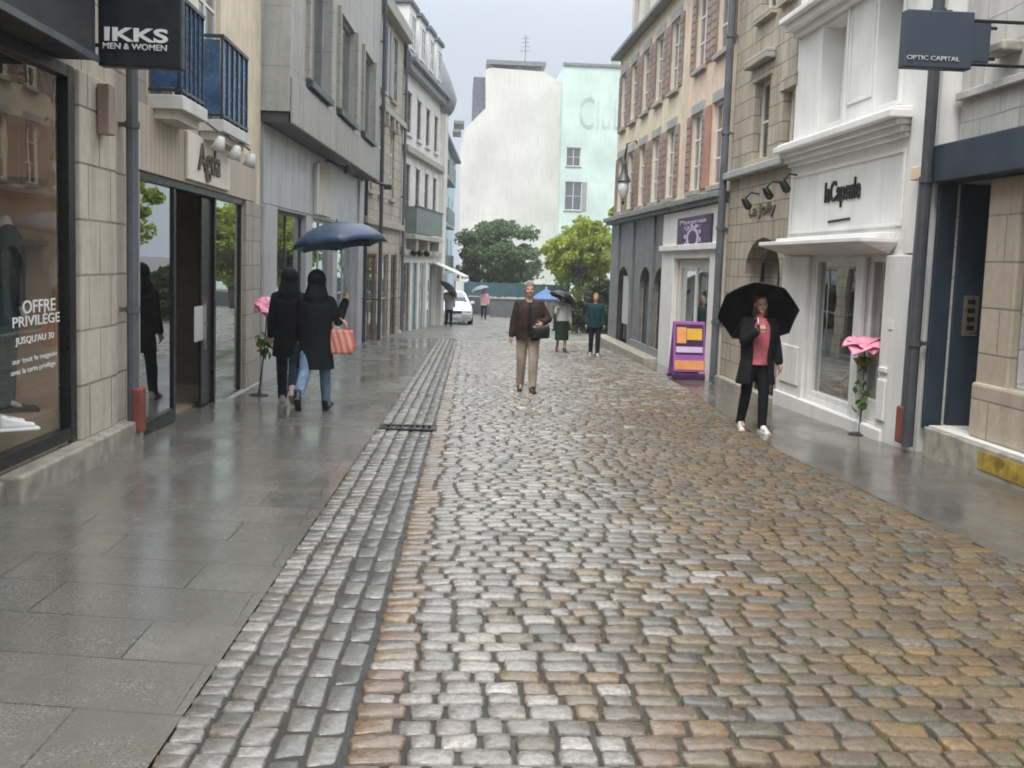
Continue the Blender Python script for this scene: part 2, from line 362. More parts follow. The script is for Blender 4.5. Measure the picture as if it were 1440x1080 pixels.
plain('step_stone',(.33,.31,.26),.45,var=.3,streak=.2,bump=.5,bscale=70,scale=6)
plain('yellow_paint',(.36,.25,.04),.5,var=.45,scale=9,streak=.5)
plain('steel',(.45,.44,.43),.3,metal=.8)
plain('brass_panel',(.33,.27,.2),.35,metal=.6)
plain('letter_black',(.012,.012,.013),.5)
plain('letter_white',(.78,.78,.76),.5,var=.03)
plain('letter_bronze',(.10,.075,.055),.45)
plain('graffiti',(.47,.58,.55),.9,var=.2,scale=.6)
plain('lit_board',(.85,.78,.68),.5,var=.05)
plain('lamp_white',(.62,.62,.59),.35,var=.05)
plain('purple_print',(.05,.015,.07),.4,var=.2)
plain('poster_purple',(.32,.10,.36),.4,var=.15)
plain('poster_yellow',(.80,.46,.05),.4,var=.15)
plain('poster_lilac',(.62,.5,.7),.4,var=.1)
plain('poster_orange',(.75,.33,.12),.4,var=.15)
plain('teal_hoarding',(.04,.10,.11),.6,var=.2,streak=.25)
plain('dark_wall',(.10,.105,.115),.8,var=.2,streak=.3)
plain('parasol_blue',(.07,.13,.26),.7,var=.15)
plain('awning_white',(.62,.63,.62),.7,var=.1,streak=.2)
plain('pale_blue_render',(.45,.6,.66),.8,var=.1,streak=.2)
plain('bark',(.075,.06,.048),.9,var=.35,scale=8,bump=.8,bscale=30)
plain('pink_foam',(.78,.30,.42),.6,var=.12,scale=9)
plain('yellow_centre',(.7,.5,.08),.7)
plain('stem_green',(.07,.13,.03),.6,var=.3)
plain('skin_light',(.50,.29,.21),.5,var=.08,scale=12)
plain('eye_dark',(.02,.015,.012),.3); plain('lip',(.36,.13,.11),.5)
plain('cloth_black',(.010,.011,.014),.85,var=.25,scale=10,bump=.25,bscale=180)
plain('cloth_navy',(.016,.022,.036),.85,var=.25,scale=10,bump=.25,bscale=180)
plain('cloth_brown',(.040,.027,.023),.75,var=.3,scale=9,bump=.25,bscale=150)
plain('cloth_beige',(.42,.34,.28),.85,var=.18,scale=8,bump=.25,bscale=160)
plain('denim_light',(.17,.25,.37),.85,var=.22,scale=9,bump=.25,bscale=200)
plain('denim_dark',(.025,.035,.058),.85,var=.25,scale=9,bump=.25,bscale=200)
plain('cloth_pink',(.55,.15,.19),.8,var=.15,scale=9,bump=.2,bscale=160)
plain('cloth_rose',(.62,.36,.38),.8,var=.12,scale=9)
plain('cloth_white',(.66,.66,.66),.8,var=.06,scale=9)
plain('cloth_teal',(.012,.045,.055),.85,var=.2,scale=9)
plain('cloth_green',(.02,.035,.025),.85,var=.2,scale=9)
plain('shoe_white',(.68,.67,.65),.5,var=.06); plain('shoe_black',(.012,.012,.014),.4); plain('shoe_pink',(.5,.38,.37),.6); plain('shoe_mint',(.35,.5,.45),.6)
plain('hair_grey',(.16,.15,.14),.7,var=.3,scale=60); plain('hair_dark',(.02,.015,.012),.55,var=.3,scale=60); plain('hair_auburn',(.10,.03,.02),.55,var=.3,scale=60); plain('hair_fair',(.35,.25,.14),.6,var=.2,scale=60)
plain('leather_black',(.012,.012,.012),.35,var=.2)
plain('nylon_navy',(.022,.045,.10),.42,var=.2,scale=5,spec=.6); plain('nylon_black',(.008,.009,.011),.45,var=.2,scale=5); plain('nylon_grey',(.15,.17,.21),.5)
plain('car_white',(.72,.74,.76),.3,var=.04,coat=.8); plain('tyre',(.015,.015,.015),.7); plain('lamp_glass',(.6,.62,.65),.12); plain('bumper_grey',(.35,.36,.37),.4)
plain('paper',(.55,.55,.54),.6,var=.05); plain('mannequin',(.5,.45,.4),.5)
plain('iron_grate',(.025,.023,.021),.3,metal=.5,var=.3,scale=20)
plain('denim_jacket',(.02,.022,.028),.8,var=.3,scale=8)
ashlar('stone_pillar',(.64,.58,.48),(.54,.48,.39),(.17,.15,.125),w=.52,h=.46,streak=.35,ms=.012)
ashlar('stone_old',(.50,.445,.36),(.38,.33,.255),(.12,.11,.09),w=.55,h=.3,streak=.5,ms=.012)
ashlar('stone_pale',(.44,.42,.37),(.36,.34,.3),(.23,.21,.19),w=.8,h=.36,streak=.4,ms=.01)
ashlar('stone_band',(.44,.44,.42),(.40,.40,.38),(.2,.19,.17),w=1.6,h=.9,streak=.45,ms=.006)
ashlar('stone_white',(.60,.59,.57),(.52,.51,.49),(.34,.33,.31),w=.7,h=.32,streak=.35,ms=.012)
ashlar('stone_block',(.50,.43,.34),(.41,.35,.28),(.2,.17,.13),w=1.2,h=.44,streak=.25,ms=.012)
boards('fascia_timber',(.60,.52,.43),(.50,.43,.35),.14)
boards('dark_timber',(.16,.10,.07),(.11,.07,.05),.12)
glass('window_glass',(.7,.73,.75),base=.14); glass('shop_glass',(.62,.64,.62),base=.32); glass('display_glass',(.95,.95,.93),refl=.9,base=.04)
def striped(name):
    n=NT(name); p=n.n('ShaderNodeTexCoord').outputs['Object']
    w=n.n('ShaderNodeTexWave',wave_type='BANDS',bands_direction='X'); n.set(w,'Vector',n.map(p,(1,1,1),(0,R(18),0))); n.set(w,'Scale',4.2); n.set(w,'Distortion',1.2); n.set(w,'Detail_Scale',2.)
    n.bsdf(Base_Color=n.ramp(w.outputs['Fac'],[(.45,(.62,.15,.11)),(.58,(.66,.36,.30))]),Roughness=.6)
striped('coral_stripe')
setts('road_setts'); setts('gutter_setts',r0=.2,r1=.42); joint('sett_joint')
slabs('left_slabs',(.275,.26,.225),(.185,.176,.155),1.0,.49,.15)
slabs('right_slabs',(.17,.155,.135),(.13,.12,.105),1.0,.5,.0,rough=(.05,.3))
slabs('plaza_paving',(.30,.285,.26),(.24,.225,.2),.35,.2,.0,rough=(.2,.45))
plain('earth',(.08,.075,.065),.9)
leaf('leaf_bright',(.12,.17,.015),(.26,.32,.03),(.42,.47,.07)); leaf('leaf_dark',(.06,.10,.045),(.12,.18,.085),(.21,.28,.14)); leaf('leaf_hedge',(.02,.035,.012),(.045,.07,.025),(.08,.115,.045)); leaf('leaf_plant',(.05,.10,.02),(.12,.2,.04),(.3,.3,.06))
# ------------------------------------------------------------------ sky and light
W=bpy.data.worlds.new('World'); S.world=W; W.use_nodes=True; wt=W.node_tree; wt.nodes.clear()
def wn(t,**k):
    x=wt.nodes.new(t)
    for a,v in k.items(): setattr(x,a,v)
    return x
SUN_EL,SUN_AZ=R(58),R(205)
sky=wn('ShaderNodeTexSky',sky_type='NISHITA'); sky.sun_disc=False; sky.sun_elevation=SUN_EL; sky.sun_rotation=SUN_AZ; sky.dust_density=4.; sky.air_density=1.5
tc=wn('ShaderNodeTexCoord'); sp=wn('ShaderNodeSeparateXYZ'); wt.links.new(tc.outputs['Generated'],sp.inputs[0])
mr=wn('ShaderNodeMapRange',interpolation_type='SMOOTHSTEP'); wt.links.new(sp.outputs[2],mr.inputs[0])
for i,v in ((1,.16),(2,.85),(3,.66),(4,3.3)): mr.inputs[i].default_value=v
cl=wn('ShaderNodeTexNoise'); cl.inputs['Scale'].default_value=1.6; cl.inputs['Detail'].default_value=5; wt.links.new(tc.outputs['Generated'],cl.inputs['Vector'])
cr=wn('ShaderNodeValToRGB'); cr.color_ramp.elements[0].position=.3; cr.color_ramp.elements[1].position=.72
cr.color_ramp.elements[0].color=(5.3,6.05,7.3,1); cr.color_ramp.elements[1].color=(6.7,7.15,7.9,1); wt.links.new(cl.outputs['Fac'],cr.inputs[0])
vm=wn('ShaderNodeVectorMath',operation='SCALE'); wt.links.new(cr.outputs[0],vm.inputs[0]); wt.links.new(mr.outputs[0],vm.inputs['Scale'])
mx=wn('ShaderNodeMix',data_type='RGBA'); mx.inputs[0].default_value=.9; wt.links.new(sky.outputs[0],mx.inputs[6]); wm=wn('ShaderNodeMix',data_type='RGBA',blend_type='MULTIPLY'); wm.inputs[7].default_value=(1.06,1.0,.90,1)
wr=wn('ShaderNodeMapRange'); wt.links.new(sp.outputs[2],wr.inputs[0]); wr.inputs[1].default_value=.22; wr.inputs[2].default_value=.6; wt.links.new(wr.outputs[0],wm.inputs[0]); wt.links.new(vm.outputs[0],wm.inputs[6]); wt.links.new(wm.outputs[2],mx.inputs[7])
bg=wn('ShaderNodeBackground'); bg.inputs[1].default_value=.1; wt.links.new(mx.outputs[2],bg.inputs[0]); wo=wn('ShaderNodeOutputWorld'); wt.links.new(bg.outputs[0],wo.inputs[0])
sd=bpy.data.lights.new('sun','SUN'); sd.energy=1.5; sd.angle=R(25); sd.color=(1,.94,.85); so=bpy.data.objects.new('sun',sd); link(so)
dv=Vector((math.sin(SUN_AZ)*math.cos(SUN_EL),math.cos(SUN_AZ)*math.cos(SUN_EL),math.sin(SUN_EL)))
so.rotation_euler=dv.to_track_quat('Z','Y').to_euler(); so.location=(0,-10,30)
S.view_settings.view_transform='Standard'; S.view_settings.look='None'; S.view_settings.exposure=0.68; S.view_settings.gamma=1
S.cycles.filter_width=1.8; S.cycles.max_bounces=8; S.cycles.diffuse_bounces=4; S.cycles.glossy_bounces=4; S.cycles.transparent_max_bounces=12; S.cycles.caustics_reflective=False; S.cycles.caustics_refractive=False
S.cycles.sample_clamp_indirect=6; S.cycles.use_denoising=True
try: S.cycles.denoiser='OPENIMAGEDENOISE'
except Exception: pass
# ------------------------------------------------------------------ ground, pavements, setts
def gl(y): return -1.03+.0150*y          # gutter, pavement side
def gr(y): return -.40+.0138*y           # gutter, road side
def rr(y):                               # right edge of the setts
    for (a,xa),(b,xb) in zip(((-5,3.55),(6,3.52),(10,3.42),(17,4.0),(30,4.55)),((6,3.52),(10,3.42),(17,4.0),(30,4.55),(70,4.6))):
        if a<=y<=b: return xa+(xb-xa)*(y-a)/(b-a)
    return 4.6
def strip(fa,fb,y0,y1,h,step=1.):
    m=MB(); y=y0
    while y<y1-1e-6:
        e=min(y+step,y1); m.quad((fa(y),y,gz(y)+h),(fb(y),y,gz(y)+h),(fb(e),e,gz(e)+h),(fa(e),e,gz(e)+h)); y=e
    return m
m=MB()
for a,b in((-60,-6),(-6,62),(62,600)): m.quad((-300,a,gz(a)-.06),(300,a,gz(a)-.06),(300,b,gz(b)-.06),(-300,b,gz(b)-.06))
tag(m.build('ground','earth'),kind='structure')
tag(strip(lambda y:-3.6 if y<16 else -3.6+.06*(y-16),lambda y:gl(y)+.014,-6,31,0.).build('pavement','left_slabs'),kind='structure')
tag(strip(rr,lambda y:5.6,-6,31,0.002).build('pavement','right_slabs'),kind='structure')
tag(strip(lambda y:gr(y)-.02,lambda y:rr(y)+.02,-6,31,-.015).build('road_bed','sett_joint'),kind='structure')
tag(strip(lambda y:gl(y)-.02,lambda y:gr(y)+.0,-6,31,-.018).build('gutter_bed','sett_joint'),kind='structure')
tag(strip(lambda y:-14,lambda y:14,31,62,0.,31.).build('plaza','plaza_paving'),kind='structure')
def stone_mesh(name,mat,cx,cy,hx,hy,ang,col,zoff,dip=.032,n=6,tilt=.022):
    N=len(cx); a=np.array([-1,-.965,-.86,-.3,.3,.86,.965,1.]) if n==8 else np.array([-1,-.95,-.80,.80,.95,1.])
    A,B=np.meshgrid(a,a,indexing='xy'); A=A.ravel(); B=B.ravel(); mxv=np.maximum(abs(A),abs(B))
    k=.19; ax=A*np.sqrt(1-B*B*k); by=B*np.sqrt(1-A*A*k)
    prof=np.where(mxv>.99,-dip,np.where(mxv>.9,-.0045,np.where(mxv>.6,-.0006,.0010)))
    J=RNG.normal(0,.06,(N,len(A),2))
    wob=RNG.normal(0,.045,(N,8)); lx=(ax[None]*(1+wob[:,0:1]*by[None]+wob[:,1:2]*.4)+J[...,0]*.25)*hx[:,None]; ly=(by[None]*(1+wob[:,2:3]*ax[None])+wob[:,3:4]*ax[None]*1.2+J[...,1]*.25)*hy[:,None]
    c,s=np.cos(ang)[:,None],np.sin(ang)[:,None]; X=cx[:,None]+lx*c-ly*s; Y=cy[:,None]+lx*s+ly*c
    tx=RNG.normal(0,tilt,(N,1)); ty=RNG.normal(0,tilt,(N,1)); hz=RNG.normal(0,.0028,(N,1))
    Z=-SL*Y+zoff[:,None]+prof[None]+tx*lx+ty*ly+hz+RNG.normal(0,.0011,(N,len(A)))*(mxv<.99)[None]
    co=np.stack([X,Y,Z],-1).reshape(-1,3); M=len(A)
    q=np.array([(j*n+i,j*n+i+1,(j+1)*n+i+1,(j+1)*n+i) for j in range(n-1) for i in range(n-1)])
    F=(q[None]+(np.arange(N)*M)[:,None,None]).reshape(-1,4)
    me=bpy.data.meshes.new(name); me.vertices.add(len(co)); me.vertices.foreach_set('co',co.ravel())
    me.loops.add(F.size); me.loops.foreach_set('vertex_index',F.ravel()); me.polygons.add(len(F)); me.polygons.foreach_set('loop_start',np.arange(len(F))*4); me.update(calc_edges=True)
    at=me.color_attributes.new('Col','FLOAT_COLOR','POINT'); cc=np.ones((N,M,4)); cc[...,:3]=col[:,None,:]; at.data.foreach_set('color',cc.ravel())
    me.polygons.foreach_set('use_smooth',[True]*len(F)); me.materials.append(MATS[mat]); o=bpy.data.objects.new(name,me); link(o); tag(o,kind='structure'); return o
GREY=np.array([(.29,.265,.23),(.32,.285,.245),(.26,.24,.21),(.22,.205,.18),(.35,.32,.28),(.27,.235,.20),(.19,.175,.155)])
OCHR=np.array([(.165,.112,.058),(.14,.10,.058),(.18,.117,.052),(.135,.112,.068),(.155,.118,.075),(.12,.088,.056),(.165,.14,.11),(.13,.117,.095),(.15,.10,.06),(.155,.115,.062),(.19,.125,.058)])
RUST=np.array([(.21,.13,.06),(.18,.115,.066),(.24,.17,.11),(.21,.17,.14)])
def road():
    out={8:[],6:[]}; y=1.6
    while y<31:
        p=.118*random.uniform(.86,1.14); x=gr(y)+random.uniform(.005,.02); first=True; sk=random.uniform(-.006,.006)
        while x<rr(y)-.04:
            w=min(max(random.gauss(.162,.03),.10),.24)
            if x+w>rr(y)-.07: w=rr(y)-x+random.uniform(.015,.06)
            if first: w=random.uniform(.14,.22)
            n1=noise.noise(Vector((x*.55,y*.3,0))); n2=noise.noise(Vector((x*1.3,y*.8,5)))
            o=.5+.5*math.tanh((x-.62-.06*y+.75*n1+.3*n2)/.42)
            if y>11: o*=max(.35,1-(y-11)/14)
            if first and random.random()<.75: c=RUST[random.randrange(len(RUST))]
            elif random.random()<(o*1.06 if o>.6 else o*.9): c=OCHR[random.randrange(len(OCHR))]
            else: c=GREY[random.randrange(len(GREY))]
            c=np.array(c)*random.uniform(.78,1.15)*(1+.18*n2)
            out[8 if y<11 else 6].append((x+w/2,y+p/2+sk+random.uniform(-.004,.004),w/2-.0055,p/2-.0055,random.gauss(0,.018),*c)); x+=w; first=False
        y+=p
    for n,l in out.items():
        a=np.array(l); stone_mesh('road','road_setts',a[:,0],a[:,1],a[:,2],a[:,3],a[:,4],a[:,5:8],np.zeros(len(a))+.002,n=n)
road()
def gutter():
    l=[]; z=[]
    for k in range(3):               # three rows of small setts beside the pavement
        y=1.6+random.random()*.1
        while y<31:
            ln=random.uniform(.085,.145); wd=.385/3; x=gl(y)+.005+wd*(k+.5)
            c=np.array([(.25,.235,.21),(.28,.26,.23),(.20,.19,.17),(.15,.145,.13),(.33,.31,.28),(.18,.15,.12)][random.randrange(6)])*random.uniform(.7,1.15)
            l.append((x+random.uniform(-.006,.006),y+ln/2,wd/2-.003,ln/2-.004,random.gauss(0,.03)+.0,*c)); z.append(-.002*k); y+=ln
    for k in range(2):               # dished channel of longer, darker stones
        y=1.6+random.random()*.2
        while y<31:
            ln=random.uniform(.16,.30); wd=.235/2; x=gl(y)+.393+wd*(k+.5)
            c=np.array([(.15,.145,.13),(.18,.17,.15),(.125,.12,.11),(.20,.19,.165)][random.randrange(4)])*random.uniform(.7,1.1)
            l.append((x,y+ln/2,wd/2-.003,ln/2-.004,random.gauss(0,.02),*c)); z.append(-.009); y+=ln
    a=np.array(l); stone_mesh('gutter','gutter_setts',a[:,0],a[:,1],a[:,2],a[:,3],a[:,4],a[:,5:8],np.array(z),n=6,tilt=.012)
gutter()
def drain():
    c=ground(572,602); r=empty('drain_cover',(c.x+.02,c.y,gz(c.y)),0,'dark iron drain cover set across the sett gutter','drain cover')
    m=MB(); a=.30; b=.14
    for i in(-1,1): m.box((c.x+.02+i*a,c.y,gz(c.y)+.003),(.02,b,.012)); m.box((c.x+.02,c.y+i*b,gz(c.y)+.003),(a+.02,.02,.0125))
    m.build('frame','iron_grate',r); g=MB()
    for i in range(9): g.box((c.x+.02+a*(-1+2*(i+.5)/9),c.y,gz(c.y)+.001),(.018,b-.02,.01))
    g.build('grate','iron_grate',r)
drain()
# ------------------------------------------------------------------ buildings
LA=Fac((-3.2,0),(-3.1,15.9),(1,0)); LC=Fac((-3.1,15.9),(-2.62,27.3),(1,0)); LD=Fac((-2.62,27.3),(-1.95,34.3),(1,0)); LE=Fac((-1.95,34.3),(-.8,42.4),(1,0)); RA=Fac((5.03,6),(4.7,30),(-1,0))
def bld(name,label,F,s,z=None): 
    p=F.W(s,F.gz(s) if z is None else z); return empty(name,p,0,label,'building')
def B(F,root,name,mat,*boxes,bevel=.0,label=None):
    """boxes on a facade; pieces that do not touch become parts of their own"""
    n=len(boxes); par=list(range(n)); e=.006
    def fd(i):
        while par[i]!=i: i=par[i]
        return i
    for i in range(n):
        for j in range(i):
            a,b=boxes[i],boxes[j]
            if all(min(a[k],a[k+1])-e<max(b[k],b[k+1]) and max(a[k],a[k+1])+e>min(b[k],b[k+1]) for k in(0,2,4)): par[fd(i)]=fd(j)
    first=None
    for g in range(n):
        if fd(g)!=g: continue
        m=MB()
        for i in range(n):
            if fd(i)==g: m.fbox(F,*boxes[i])
        o=m.build(name,mat,root,bevel=bevel,label=label); first=first or o
    return first
def fill_windows(root,F,wins,d=0.,frame='white_paint',nx=2,ny=3,curtain=None,sill=None,shutter=None,shut_skip=(),rev=.14,fw=.055,lintel=None):
    for i,r in enumerate(wins):
        w=window(root,F,r,d=d-rev,nx=nx,ny=ny,frame=frame,curtain=(curtain if isinstance(curtain,str) else curtain[i%len(curtain)]) if curtain else None,fw=fw)
        if sill: B(F,root,'sill',sill,(r[0]-.08,r[1]+.08,r[2]-.10,r[2]-.003,d-.05,d+.09),bevel=.008)
        if lintel: B(F,root,'lintel',lintel,(r[0]-.10,r[1]+.10,r[3]+.003,r[3]+.2,d-.05,d+.03),bevel=.006)
        if shutter and i not in shut_skip:
            sw=(r[1]-r[0])*.46
            for a,b in((r[0]-sw-.02,r[0]-.02),(r[1]+.02,r[1]+sw+.02)):
                m=MB(); m.fbox(F,a,b,r[2],r[3],d+.01,d+.03)
                for k in range(9):
                    c=r[2]+.06+(r[3]-r[2]-.12)*k/9; m.fbox(F,a+.04,b-.04,c,c+(r[3]-r[2])/14,d+.03,d+.042)
                m.build('shutter',shutter,root)
def pipe(root,F,s,z0,z1,d,r,mat,name='drainpipe'):
    m=MB(); m.tube([F.W(s,z0,d),F.W(s,z1,d)],r,10)
    z=z0+1.1
    while z<z1: m.tube([F.W(s,z-.03,d),F.W(s,z+.03,d)],r*1.25,10); m.fbox(F,s-.02,s+.02,z-.02,z+.02,0,d); z+=1.7
    return m.build(name,mat,root,smooth=False)
# ---- left 1: black-fronted clothes shop
def left1():
    F=LA; r=bld('clothes_shop','stone building with a black fascia and big black-framed shop window beside a stone pillar',F,7)
    wx=(2.4,8.28,.12,3.04)
    wall_mb(F,-2,9.68,-.4,9,[wx],rev=.3,back=7).build('wall','stone_pillar',r)
    B(F,r,'pillar_facing','stone_pillar',(8.42,9.28,-.02,3.05,.004,.05),bevel=.012)
    B(F,r,'window_frame','black_metal',(8.24,8.37,.02,3.05,-.06,.03),(2.4,8.24,.04,.14,-.06,.03),(2.4,8.24,2.95,3.05,-.06,.03),(5.2,5.26,.14,2.95,-.06,.0),bevel=.006)
    B(F,r,'shop_pane','display_glass',(5.26,8.24,.14,2.95,-.03,-.02)); B(F,r,'shop_pane','display_glass',(2.4,5.2,.14,2.95,-.03,-.02))
    B(F,r,'fascia','awning_black',(-1.5,8.1,3.06,4.7,.004,.30),bevel=.012); B(F,r,'fascia_trim','pipe_grey',(-1.5,8.1,3.05,3.10,.302,.325))
    B(F,r,'display_back','warm_interior',(2.5,8.2,.3,2.95,-1.0,-.95)); B(F,r,'display_side','warm_interior',(8.2,8.236,.302,2.94,-.95,-.07)); B(F,r,'side_shelf','dark_timber',(8.02,8.196,1.62,1.66,-.8,-.12),(8.02,8.196,2.1,2.14,-.8,-.12)); B(F,r,'display_floor','shop_floor',(2.5,8.196,.02,.30,-.94,-.07))
    B(F,r,'security_box','shutter_brown',(8.78,8.95,2.58,3.0,.06,.16),bevel=.01)
    B(F,r,'doorstep','step_stone',(7.0,9.66,-.6,.005,.0,.17),(2,7.0,-.6,-.03,.0,.06),bevel=.02)
    pipe(r,F,9.50,-.05,8.8,.12,.055,'pipe_grey'); B(F,r,'pipe_boot','rust_red',(9.42,9.58,-.1,.32,.13,.22),bevel=.02)
    for body,px,py,w,h in(('OFFRE',57,430,46,17),('PRIVILÈGE',53,448,66,17),("JUSQU'AU 30",51,477,54,12),('sur tout le magasin',51,504,62,9),('avec la carte privilège',49,519,62,9)):
        a=F.at(px-w/2,py)[0]; b=F.at(px+w/2,py)[0]; c=F.at(px,py); Y=c[0]
        text(body,F,(a+b)/2,c[1],-.012,1,'letter_white',r,bold=.01 if h>10 else 0,depth=.004,fit=(b-a,h*Y/1400*1.05))
    return r
# ---- left 2: timber fascia shop with glass doors
def left2():
    F=LA; r=bld('glass_door_shop','cream rendered building with a pale timber fascia, glass doors and blue balcony panels',F,12.5)
    g=-.33; op=(9.95,14.62,-.6,2.36)
    wall_mb(F,9.70,15.86,-.7,9,[op,(10.45,11.15,3.16,5.4),(12.25,13.3,3.16,5.4)],rev=.25,back=7).build('wall','cream_render',r)
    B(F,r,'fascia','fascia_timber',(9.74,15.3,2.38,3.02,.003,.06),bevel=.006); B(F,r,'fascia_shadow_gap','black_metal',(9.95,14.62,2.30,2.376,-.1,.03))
    B(F,r,'sign_board','lit_board',(11.45,13.45,2.42,2.95,.063,.10),bevel=.008)
    text('Agda',F,12.35,2.66,.112,1,'letter_bronze',r,bold=.008,depth=.02,fit=(1.05,.42))
    B(F,r,'stone_jamb','stone_pale',(9.74,9.94,-.6,2.37,.003,.05),bevel=.01); B(F,r,'stone_jamb','stone_pale',(14.66,15.7,-.6,2.37,.003,.06),bevel=.01)
    B(F,r,'stone_jamb','stone_pale',(9.74,10.2,3.03,9,.003,.03))
    fr=[(9.95,10.0,g-.2,2.30),(11.25,11.33,g-.2,2.30),(13.05,13.14,g-.2,2.30),(14.54,14.62,g-.2,2.30)]
    B(F,r,'door_frame','black_metal',*[(a,b,c,e,-.06,.0) for a,b,c,e in fr],(10,11.25,-.28,-.14,-.06,.01),(13.14,14.54,-.42,-.36,-.06,.0),bevel=.005)
    B(F,r,'shop_pane','shop_glass',(10.0,11.25,-.14,2.30,-.035,-.025)); B(F,r,'shop_pane','shop_glass',(13.14,14.54,-.36,2.30,-.035,-.025))
    dr=B(F,r,'door','black_metal',(12.55,13.05,-.30,2.28,-.075,-.035),bevel=.006); B(F,dr,'handle','steel',(12.62,12.65,.4,1.0,-.034,.0)); B(F,dr,'notice','paper',(12.2,12.62,.52,.95,-.033,-.028))
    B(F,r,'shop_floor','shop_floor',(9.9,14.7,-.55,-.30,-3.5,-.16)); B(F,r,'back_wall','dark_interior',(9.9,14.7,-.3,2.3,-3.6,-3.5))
    B(F,r,'threshold','concrete',(10,15.6,-.62,-.36,.0,.10),bevel=.01)
    for (a,b) in((10.36,11.2),(12.08,13.4)):
        s=B(F,r,'balcony','white_render',(a-.06,b+.06,3.02,3.16,0,.36),bevel=.01)
        B(F,s,'underside','pale_render',(a,b,2.93,3.018,.005,.28))
        n=5; m=MB(); 
        for k in range(n+1):
            c=a+(b-a)*k/n; m.fbox(F,c-.012,c+.012,3.16,4.12,.30,.33)
        m.fbox(F,a-.02,b+.02,4.10,4.14,.29,.34); m.fbox(F,a-.02,b+.02,3.2,3.23,.29,.34)
        for e in(a,b): m.fbox(F,e-.012,e+.012,4.10,4.14,0,.29); m.fbox(F,e-.012,e+.012,3.2,3.23,0,.29)
        m.build('railing','navy_paint',s); B(F,s,'railing_panel','blue_glass_panel',(a,b,3.24,4.08,.30,.31),(a-.006,a+.006,3.24,4.08,.02,.29),(b-.006,b+.006,3.24,4.08,.02,.29))
    fill_windows(r,F,[(10.45,11.15,3.16,5.4),(12.25,13.3,3.16,5.4)],curtain='curtain_white',rev=.06)
    for px,py in((308,204),(331,216),(352,227)):
        c=F.at(px,py,.42); p=F.W(c[0],c[1],.42); a=MB(); q=F.W(c[0]-.05,c[1]+.22,.06)
        a.tube([q,F.W(c[0]-.05,c[1]+.27,.25),F.W(c[0],c[1]+.14,.42)],.014,6); am=a.build('lamp_arm','pipe_dark',r)
        MB().lathe([(.025,.10),(.04,.09),(.06,.025),(.085,-.075),(.08,-.075),(.04,.02)],p,14,Euler((0,R(18),0)).to_matrix()).build('lamp_shade','lamp_white',am,smooth=True)
    return r
# ---- left 3: grey metal shopfront with a stone upper storey on a deep overhang
def left3():
    F=LC; r=bld('overhang_building','post-war building with grey metal shopfront panels under a stone storey on a deep overhang',F,5.5)
    g=lambda s:F.gz(s)
    holes=[(1.0,3.75,-.62,2.38),(4.4,6.9,-.62,2.38),(7.5,10.4,-.68,2.38)]
    wall_mb(F,.03,11.3,-1,3.9,holes,rev=.3,back=7).build('wall','grey_metal_panel',r)
    up=[(-1.7,-.35,4.55,6.5),(1.35,3.3,4.55,6.5),(4.45,6.65,4.55,6.5)]
    wall_mb(F,-2.2+2.15,11.3,3.82,9.5,[(max(a,.1),b,c,e) for a,b,c,e in up if b>0.2]+[(7.9,9.9,4.55,6.5)],rev=.3,back=6,d=.45).build('upper_wall','stone_band',r)
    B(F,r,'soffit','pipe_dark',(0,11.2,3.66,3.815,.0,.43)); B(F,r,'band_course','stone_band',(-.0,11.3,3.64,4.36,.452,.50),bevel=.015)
    for a,b,c,e in((1.35,3.3,4.55,6.5),(4.45,6.65,4.55,6.5),(7.9,9.9,4.55,6.5)):
        window(r,F,(a,b,c,e),d=.36,nx=2,ny=1,frame='grey_trim',curtain='curtain_grey'); B(F,r,'sill','pipe_dark',(a-.1,b+.1,c-.13,c-.02,.45,.56))
        B(F,r,'window_surround','stone_pale',(a-.16,a-.003,c,e,.40,.52),(b+.003,b+.16,c,e,.40,.52))
    m=MB(); k=0
    for s in np.arange(.1,11.2,.55): m.fbox(F,s,s+.53,2.42,3.64,.004,.025)
    m.build('cladding_panel','grey_metal_panel',r,bevel=.004)
    B(F,r,'sign_panel','pale_render',(4.6,6.0,2.45,3.5,.03,.09),bevel=.01); B(F,r,'light_strip','lamp_white',(4.3,4.5,2.45,3.45,.03,.10))
    for a,b,c,e in holes: window(r,F,(a,b,c,e),d=-.1,nx=2,ny=1,frame='pipe_dark' if a<2 else 'grey_metal_panel',gl='shop_glass',name='shop_window'); 
    B(F,r,'display_back','curtain_grey',(.9,10.8,-.6,2.4,-1.6,-1.55))
    B(F,r,'pilaster','grey_metal_panel',(.06,.95,-.9,2.40,.004,.06),bevel=.01); B(F,r,'pilaster','grey_metal_panel',(10.5,11.25,-.95,3.6,.004,.08),bevel=.01)
    a=MB(); a.tube([F.W(4.6,3.55,.2),F.W(4.9,3.45,.55)],.03,8); a.lathe([(.02,.1),(.06,.08),(.09,-.1)],F.W(5.0,3.42,.6),10); a.build('spot_lamp','black_metal',r)
    a=MB(); a.tube([F.W(10.4,3.6,.4),F.W(10.5,3.5,.75)],.035,8); a.box(F.W(10.5,3.46,.8),(.1,.12,.06)); a.build('security_camera','black_metal',r)
    pipe(r,F,11.22,-.6,9,.55,.05,'pipe_dark')
    return r
